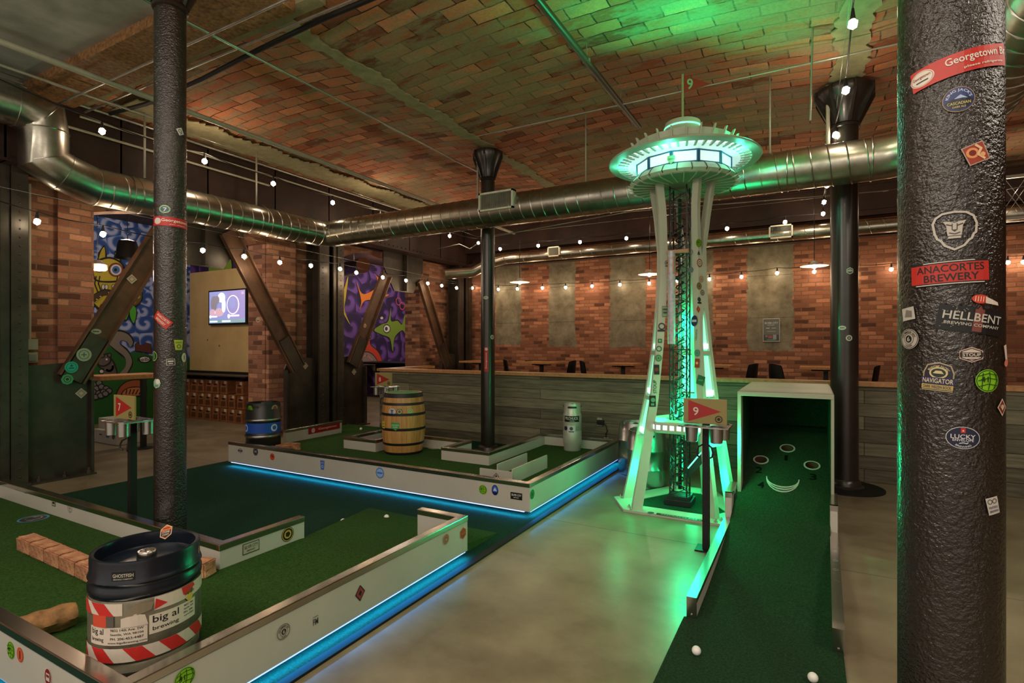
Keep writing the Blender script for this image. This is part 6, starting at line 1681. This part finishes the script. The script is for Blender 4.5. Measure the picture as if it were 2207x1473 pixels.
def shape(a, pts, col, out=.035, smooth=True):
    q = mp(pts); q = blob(q) if smooth else q
    a.poly(grow(q, out), K); a.poly(q, col)
def ell(px, py, rpx, rpy=None):
    rpy = rpy or rpx; return [(px + rpx * math.cos(k * PI / 6), py + rpy * math.sin(k * PI / 6)) for k in range(12)]
mural_part('green_ground', mural, lambda a: (a.poly([(3.0, 0), (3.0, 1.40), *mp([(200, 737), (230, 744), (260, 760), (300, 760), (330, 768), (400, 775)]), (7.0, 1.2), (7.0, 0)], (26, 92, 28))))
def horned(a):
    shape(a, [(196, 640), (199, 600), (215, 590), (240, 596), (258, 590), (275, 600), (276, 640), (262, 660), (240, 668), (214, 664)], (176, 156, 40))
    shape(a, [(212, 566), (216, 545), (224, 533), (226, 552), (222, 570)], (176, 156, 40)); shape(a, [(248, 545), (256, 556), (258, 578), (250, 575)], (176, 156, 40))
    shape(a, [(205, 570), (235, 558), (262, 572), (264, 600), (230, 606), (205, 600)], (186, 166, 50))
    shape(a, [(218, 660), (236, 664), (234, 690), (224, 710), (214, 690)], (176, 156, 40))
    shape(a, ell(249, 582, 15, 14), (150, 60, 40), .01); shape(a, ell(249, 582, 12, 11.5), (206, 206, 210), .004); shape(a, ell(249, 582, 8, 8), (70, 110, 170), .002); shape(a, ell(248, 582, 3.4, 3.6), K, 0)
    shape(a, ell(213, 575, 12, 12), (190, 180, 170), .01); shape(a, ell(211, 576, 7, 7), (206, 206, 206), 0)
    for x0 in (206, 214, 252, 262):
        q = mp([(x0, 596), (x0 - 3, 612), (x0 + 3, 628), (x0 + 8, 636)]); a.line(q, .02, K)
    shape(a, [(197, 655), (197, 640), (225, 626), (248, 632), (262, 640), (268, 650), (240, 640), (222, 638)], (60, 44, 24), .02)
    for x in (221, 228, 243, 249): shape(a, ell(x, 619, 3, 5), (196, 190, 180), .01)
    shape(a, [(284, 640), (300, 620), (304, 640), (296, 655), (276, 664), (262, 660), (280, 650)], (96, 80, 34), .02)
    for x, y in ((206, 648), (214, 642), (232, 634), (286, 652), (296, 640), (300, 628)): a.line(mp([(x, y - 3), (x + 4, y), (x, y + 3)]), .02, (196, 176, 70))
    shape(a, [(266, 660), (274, 655), (276, 672), (269, 690), (261, 672)], (60, 150, 40), .02); shape(a, [(280, 658), (290, 664), (291, 680), (286, 697), (278, 680)], (70, 160, 40), .02)
mural_part('horned_creature', mural, horned, .008)
def squirrel(a):
    shape(a, [(256, 808), (270, 790), (268, 770), (246, 752), (232, 738), (236, 722), (256, 715), (276, 722), (286, 738), (280, 748), (274, 738), (262, 734), (258, 742), (276, 760), (284, 780), (276, 800), (266, 812)], (126, 118, 108))
    shape(a, [(222, 806), (224, 796), (216, 792), (214, 784), (224, 776), (238, 776), (246, 790), (250, 812), (226, 812)], (88, 80, 76), .03)
    shape(a, [(212, 784), (220, 770), (230, 765), (236, 772), (234, 782), (222, 788)], (96, 88, 84), .03)
    shape(a, ell(220, 767, 3, 3.4), (96, 88, 84), .02); shape(a, ell(235, 766, 3, 3.4), (96, 88, 84), .02); shape(a, ell(229, 775, 2.2, 2.2), (220, 216, 206), .004); shape(a, ell(218, 801, 4, 3.5), (206, 200, 200), .01)
    a.line(blob(mp([(228, 796), (236, 800), (242, 794), (240, 788)]))[:18], .04, (150, 144, 136))
mural_part('squirrel', mural, squirrel, .008)
def rocks(a):
    rg = random.Random(2)
    for x, y in ((203, 830), (213, 826), (207, 838), (218, 834), (228, 838), (200, 845), (212, 848), (222, 845), (234, 843), (205, 856), (216, 853), (226, 849)): shape(a, ell(x, y, 5.4, 4.6), (120, 118, 116), .02)
    shape(a, [(252, 856), (256, 838), (272, 824), (296, 820), (312, 828), (310, 850), (280, 853)], (156, 84, 40), .02); shape(a, [(262, 850), (274, 838), (300, 836), (310, 846), (300, 852), (276, 854)], (196, 120, 70), .02)
    for k in range(5): a.line(mp([(272 + k * 8, 840), (270 + k * 7, 850)]), .02, K)
mural_part('rocks_and_shell', mural, rocks, .008)
def city(a):
    shape(a, [(292, 756), (292, 742), (300, 738), (300, 744), (312, 744), (312, 740), (324, 742), (326, 762)], (90, 44, 26), .015, False)
mural_part('little_town', mural, city, .007)
def bubble(a):
    shape(a, ell(311, 775, 11, 5.5), (206, 206, 206), .02); q = mp([(311, 775)])[0]; a.text('hello', q[0], q[1], .26, .07, K)
mural_part('speech_bubble', mural, bubble, .012)
# purple mural seen through the second opening
mural2 = thing('wall_mural', 'purple swirling wall mural with green fish and an orange fish behind the far braces', 'mural', (MX, 12.5, 0))
obj('purple_ground', MB().box(MX - .01, MX + .004, 7.0, 16.3, 0, 3.9), M['mural_purple'], mural2)
def fish(a):
    shape(a, [(806, 712), (822, 700), (836, 693), (842, 664), (842, 692), (856, 692), (866, 700), (872, 680), (875, 720), (866, 712), (850, 728), (846, 758), (840, 730), (824, 722)], (110, 136, 40), .05)
    shape(a, ell(833, 709, 6.5, 7.5), (210, 206, 206), .03); shape(a, ell(832, 709, 3, 4.2), (50, 40, 70), .0)
mural_part('green_fish', mural2, fish, .010)
def ofish(a):
    shape(a, [(768, 608), (776, 628), (786, 634), (808, 622), (812, 600), (806, 590), (824, 610), (826, 632), (838, 636), (824, 642), (800, 646), (784, 650), (774, 668), (778, 648)], (206, 110, 30), .04)
mural_part('orange_fish', mural2, ofish, .010)
def yfish(a):
    shape(a, [(727, 625), (736, 640), (742, 620), (750, 596), (745, 640), (742, 668), (754, 700), (738, 672), (735, 652), (727, 680)], (176, 150, 40), .04)
mural_part('yellow_fish', mural2, yfish, .010)
def mouth(a):
    shape(a, [(772, 760), (776, 746), (792, 744), (792, 730), (796, 730), (798, 744), (816, 762), (828, 798), (822, 812), (812, 790), (796, 766)], (190, 54, 24), .03)
    shape(a, [(770, 786), (774, 766), (792, 760), (808, 772), (818, 796), (806, 800), (794, 790)], (130, 110, 104), .03); shape(a, ell(793, 724, 5.5, 6.5), (206, 206, 190), .03); shape(a, ell(793, 724, 2.4, 3), (50, 80, 40), 0)
    a.line(mp([(774, 770), (790, 766), (804, 778), (812, 794)]), .05, (170, 120, 110))
    for (x, y, r) in ((858, 650, 8), (866, 660, 7)): a.ring(*mp([(x, y)])[0], .10, .13, (180, 70, 80))
    shape(a, ell(822, 686, 3, 3), (190, 180, 160), .02)
mural_part('gaping_mouth', mural2, mouth, .010)

# plywood panel with television on the cross wall
TYW = 6.85
pA = PY(409, 590, TYW - .04); pB = PY(540, 797, TYW - .04)
pw = thing('plywood_panel', 'tall pale plywood panel carrying the television', 'panel', (pA.x, TYW, .95))
obj('sheet', MB().box(pA.x, -9.45, TYW - .04, TYW - .004, .93, 3.02), M['ply'], pw)
a = Art(Flat(PY(420, 705, TYW - .04), (1, 0, 0), (0, 0, 1))); a.disc(.45, -.28, .02, (110, 80, 50)); a.disc(.85, -.40, .022, (110, 80, 50)); a.disc(.0, 0, .01, (70, 80, 120)); a.build('knots', pw)
v0 = PY(448, 627, TYW - .12); v1 = PY(530, 699, TYW - .12); v1b = PY(530, 621, TYW - .12)
tv = thing('television', 'flat television on the plywood panel showing a sports broadcast', 'television', ((v0.x + v1.x) / 2, TYW - .1, v1.z))
x0, x1, z0, z1 = v0.x, v1.x, v1.z, v1b.z
obj('bezel', MB().box(x0, x1, TYW - .11, TYW - .05, z0, z1, bev=.006), M['black'], tv)
obj('wall_bracket', MB().box((x0 + x1) / 2 - .15, (x0 + x1) / 2 + .15, TYW - .05, TYW - .04, z0 + .15, z1 - .15), M['black'], tv)
def m_screen(n, c, s):
    return emis('screen_' + n, [x for x in lin(c)[:3]], s)
scm = [m_screen('purple', (70, 60, 140), 1.5), m_screen('white', (190, 200, 220), 1.5), m_screen('teal', (20, 100, 120), 1.3), m_screen('pink', (150, 110, 130), 1.4), m_screen('blue', (60, 80, 150), 1.5), m_screen('dark', (30, 34, 70), 1.4)]
mb = MB(); w = x1 - x0; h = z1 - z0; yy = TYW - .1112
def R(u0, u1, v0_, v1_, mi, d=0): mb.add([(x0 + w * u0, yy - d, z0 + h * v0_), (x0 + w * u1, yy - d, z0 + h * v0_), (x0 + w * u1, yy - d, z0 + h * v1_), (x0 + w * u0, yy - d, z0 + h * v1_)], [(0, 1, 2, 3)], mi)
def E_(u, v, ru, rv, mi, d=0, n=24): mb.add([(x0 + w * (u + ru * math.cos(2 * PI * k / n)), yy - d, z0 + h * (v + rv * math.sin(2 * PI * k / n))) for k in range(n)], [tuple(range(n))], mi)
R(.03, .97, .05, .96, 0); R(.03, .50, .16, .96, 4, .001); R(.03, .97, .05, .16, 2, .002); E_(.66, .56, .16, .27, 1, .002); E_(.66, .56, .14, .245, 0, .003); E_(.64, .60, .09, .16, 4, .004)
E_(.16, .62, .09, .22, 5, .002); E_(.24, .72, .07, .12, 5, .003); E_(.36, .78, .10, .14, 1, .002); E_(.30, .36, .12, .12, 3, .003); E_(.12, .36, .08, .10, 3, .003); E_(.42, .55, .05, .2, 1, .003); E_(.06, .24, .025, .045, 1, .005); E_(.555, .24, .03, .06, 1, .005)
R(.09, .24, .22, .26, 1, .005); R(.60, .82, .23, .27, 1, .005); R(.05, .25, .08, .12, 1, .005); R(.38, .60, .08, .12, 1, .005); R(.88, .94, .84, .91, 3, .005)
obj('screen', mb, scm, tv, fixn=False)
a = None
pt = thing('green_wall_figure', 'green painted figure on purple above the plywood panel', 'mural', (-10.6, TYW, 3.05))
def gp_(pts): return [(PY(x, y, TYW).x, PY(x, y, TYW).z) for x, y in pts]
a = Art(Flat((0, TYW, 0), (1, 0, 0), (0, 0, 1)), base=.006, step=.0006)
q = blob(gp_([(444, 548), (452, 560), (462, 572), (478, 556), (494, 552), (500, 574), (494, 588), (470, 590), (452, 588), (450, 570)]))
a.poly(grow(q, .03), K); a.poly(q, (110, 140, 40)); a.build('painted_shape', pt, .7)
# dark shelf over the crates
sh = thing('crate_shelf', 'dark long shelf above the stacked brown crates', 'shelf', (-10.5, 6.6, .9))
obj('board', MB().box(-11.65, -9.05, 6.30, 6.84, .885, .905), m_simple('dark_shelf', (60, 50, 34), .5), sh)
obj('fascia', MB().box(-11.65, -9.05, 6.70, 6.84, .905, .945), M['black'], sh)
# crates
def crate(x, y, z, label):
    t = thing('beer_crate', label, 'crate', (x, y, z), 'brown beer crates stacked under the television')
    obj('box', MB().box(x - .108, x + .108, y, y + .34, z, z + .262, bev=.006), M['cardboard'], t)
    obj('hand_hole', MB().box(x - .05, x + .05, y - .003, y + .002, z + .165, z + .195), flat((40, 22, 14)), t)
    obj('paper_label', MB().box(x + .02, x + .085, y - .004, y - .001, z + .195, z + .250), flat((196, 186, 170)), t)
    obj('dark_panel', MB().box(x - .07, x + .06, y - .003, y + .002, z + .04, z + .13), flat((84, 48, 26)), t)
    return t
cr0 = None; rown = ['bottom', 'middle', 'top']
coln = ['far left behind the slim column', 'second stack from the left', 'third stack from the left', 'fourth stack from the left', 'fifth stack from the left', 'sixth stack from the left', 'seventh stack from the left', 'eighth stack, near the brick pier', 'ninth stack, last before the blue-banded keg']
for j in range(3):
    for i in range(9):
        if j == 2 and i == 7: continue
        x = -11.35 + i * .245 + random.uniform(-.012, .012); y = 6.40 + random.uniform(0, .03); z = j * .268
        lb = 'brown crate, %s row, %s' % (rown[j], coln[i])
        if cr0 is None: cr0 = crate(x, y, z, lb)
        else: dup(cr0, (x, y, z), lb)
# second group of crates and dark counter deep in the second opening
ct = thing('dark_counter', 'dark counter under the gaping mouth of the purple mural', 'counter', (-10.5, 11.9, 0))
obj('counter_top', MB().box(-11.6, -9.4, 11.5, 12.6, .93, .98), M['black'], ct); obj('counter_base', MB().box(-11.5, -9.5, 12.3, 12.5, 0, .93), M['black'], ct)
k = 0
for j in range(2):
    for i in range(4):
        x = -10.6 + i * .28; dup(cr0, (x, 11.7, j * .27), 'brown crate under the far dark counter, %s row, %s' % (rown[j], ['leftmost', 'second from left', 'second from right', 'rightmost'][i]), 0, 'brown crates under the far dark counter')
# high table and white cooler seen through first opening
ht = thing('high_ledge_table', 'narrow wooden high table with a black post in front of the mural', 'table', (-8.5, 4.2, 0))
q0 = PX(203, 816, -8.6); q1 = PX(330, 809, -8.6)
obj('table_top', MB().box(-9.0, -8.45, q0.y, q1.y + .1, 1.0, 1.06, bev=.004), M['wood'], ht)
q = Pz(309, 967, 0)
obj('post', MB().box(q.x - .03, q.x + .03, q.y - .03, q.y + .03, .01, 1.0), M['black'], ht); obj('foot', MB().lathe((q.x, q.y, 0), [(.13, 0), (.13, .012), (.05, .025)], 24), M['black'], ht)
q = Pz(232, 958, 0)
cl = thing('white_crate', 'white printed carton on the floor below the green part of the mural', 'box', (q.x, q.y, 0))
obj('carton', MB().box(q.x - .42, q.x + .28, q.y, q.y + .4, 0, .20, bev=.01), M['white'], cl)
obj('upper_carton', MB().box(q.x - .46, q.x + .06, q.y + .08, q.y + .42, .20, .36, bev=.01), M['white'], cl)
a = Art(Flat((q.x, q.y, .12), (1, 0, 0), (0, 0, 1)), base=.003); a.disc(0, 0, .05, (70, 110, 170), ry=.025); a.ngon(.17, .01, .05, (80, 70, 70), 5); a.rect(-.2, .01, .08, .02, (90, 90, 110)); a.build('print', cl)
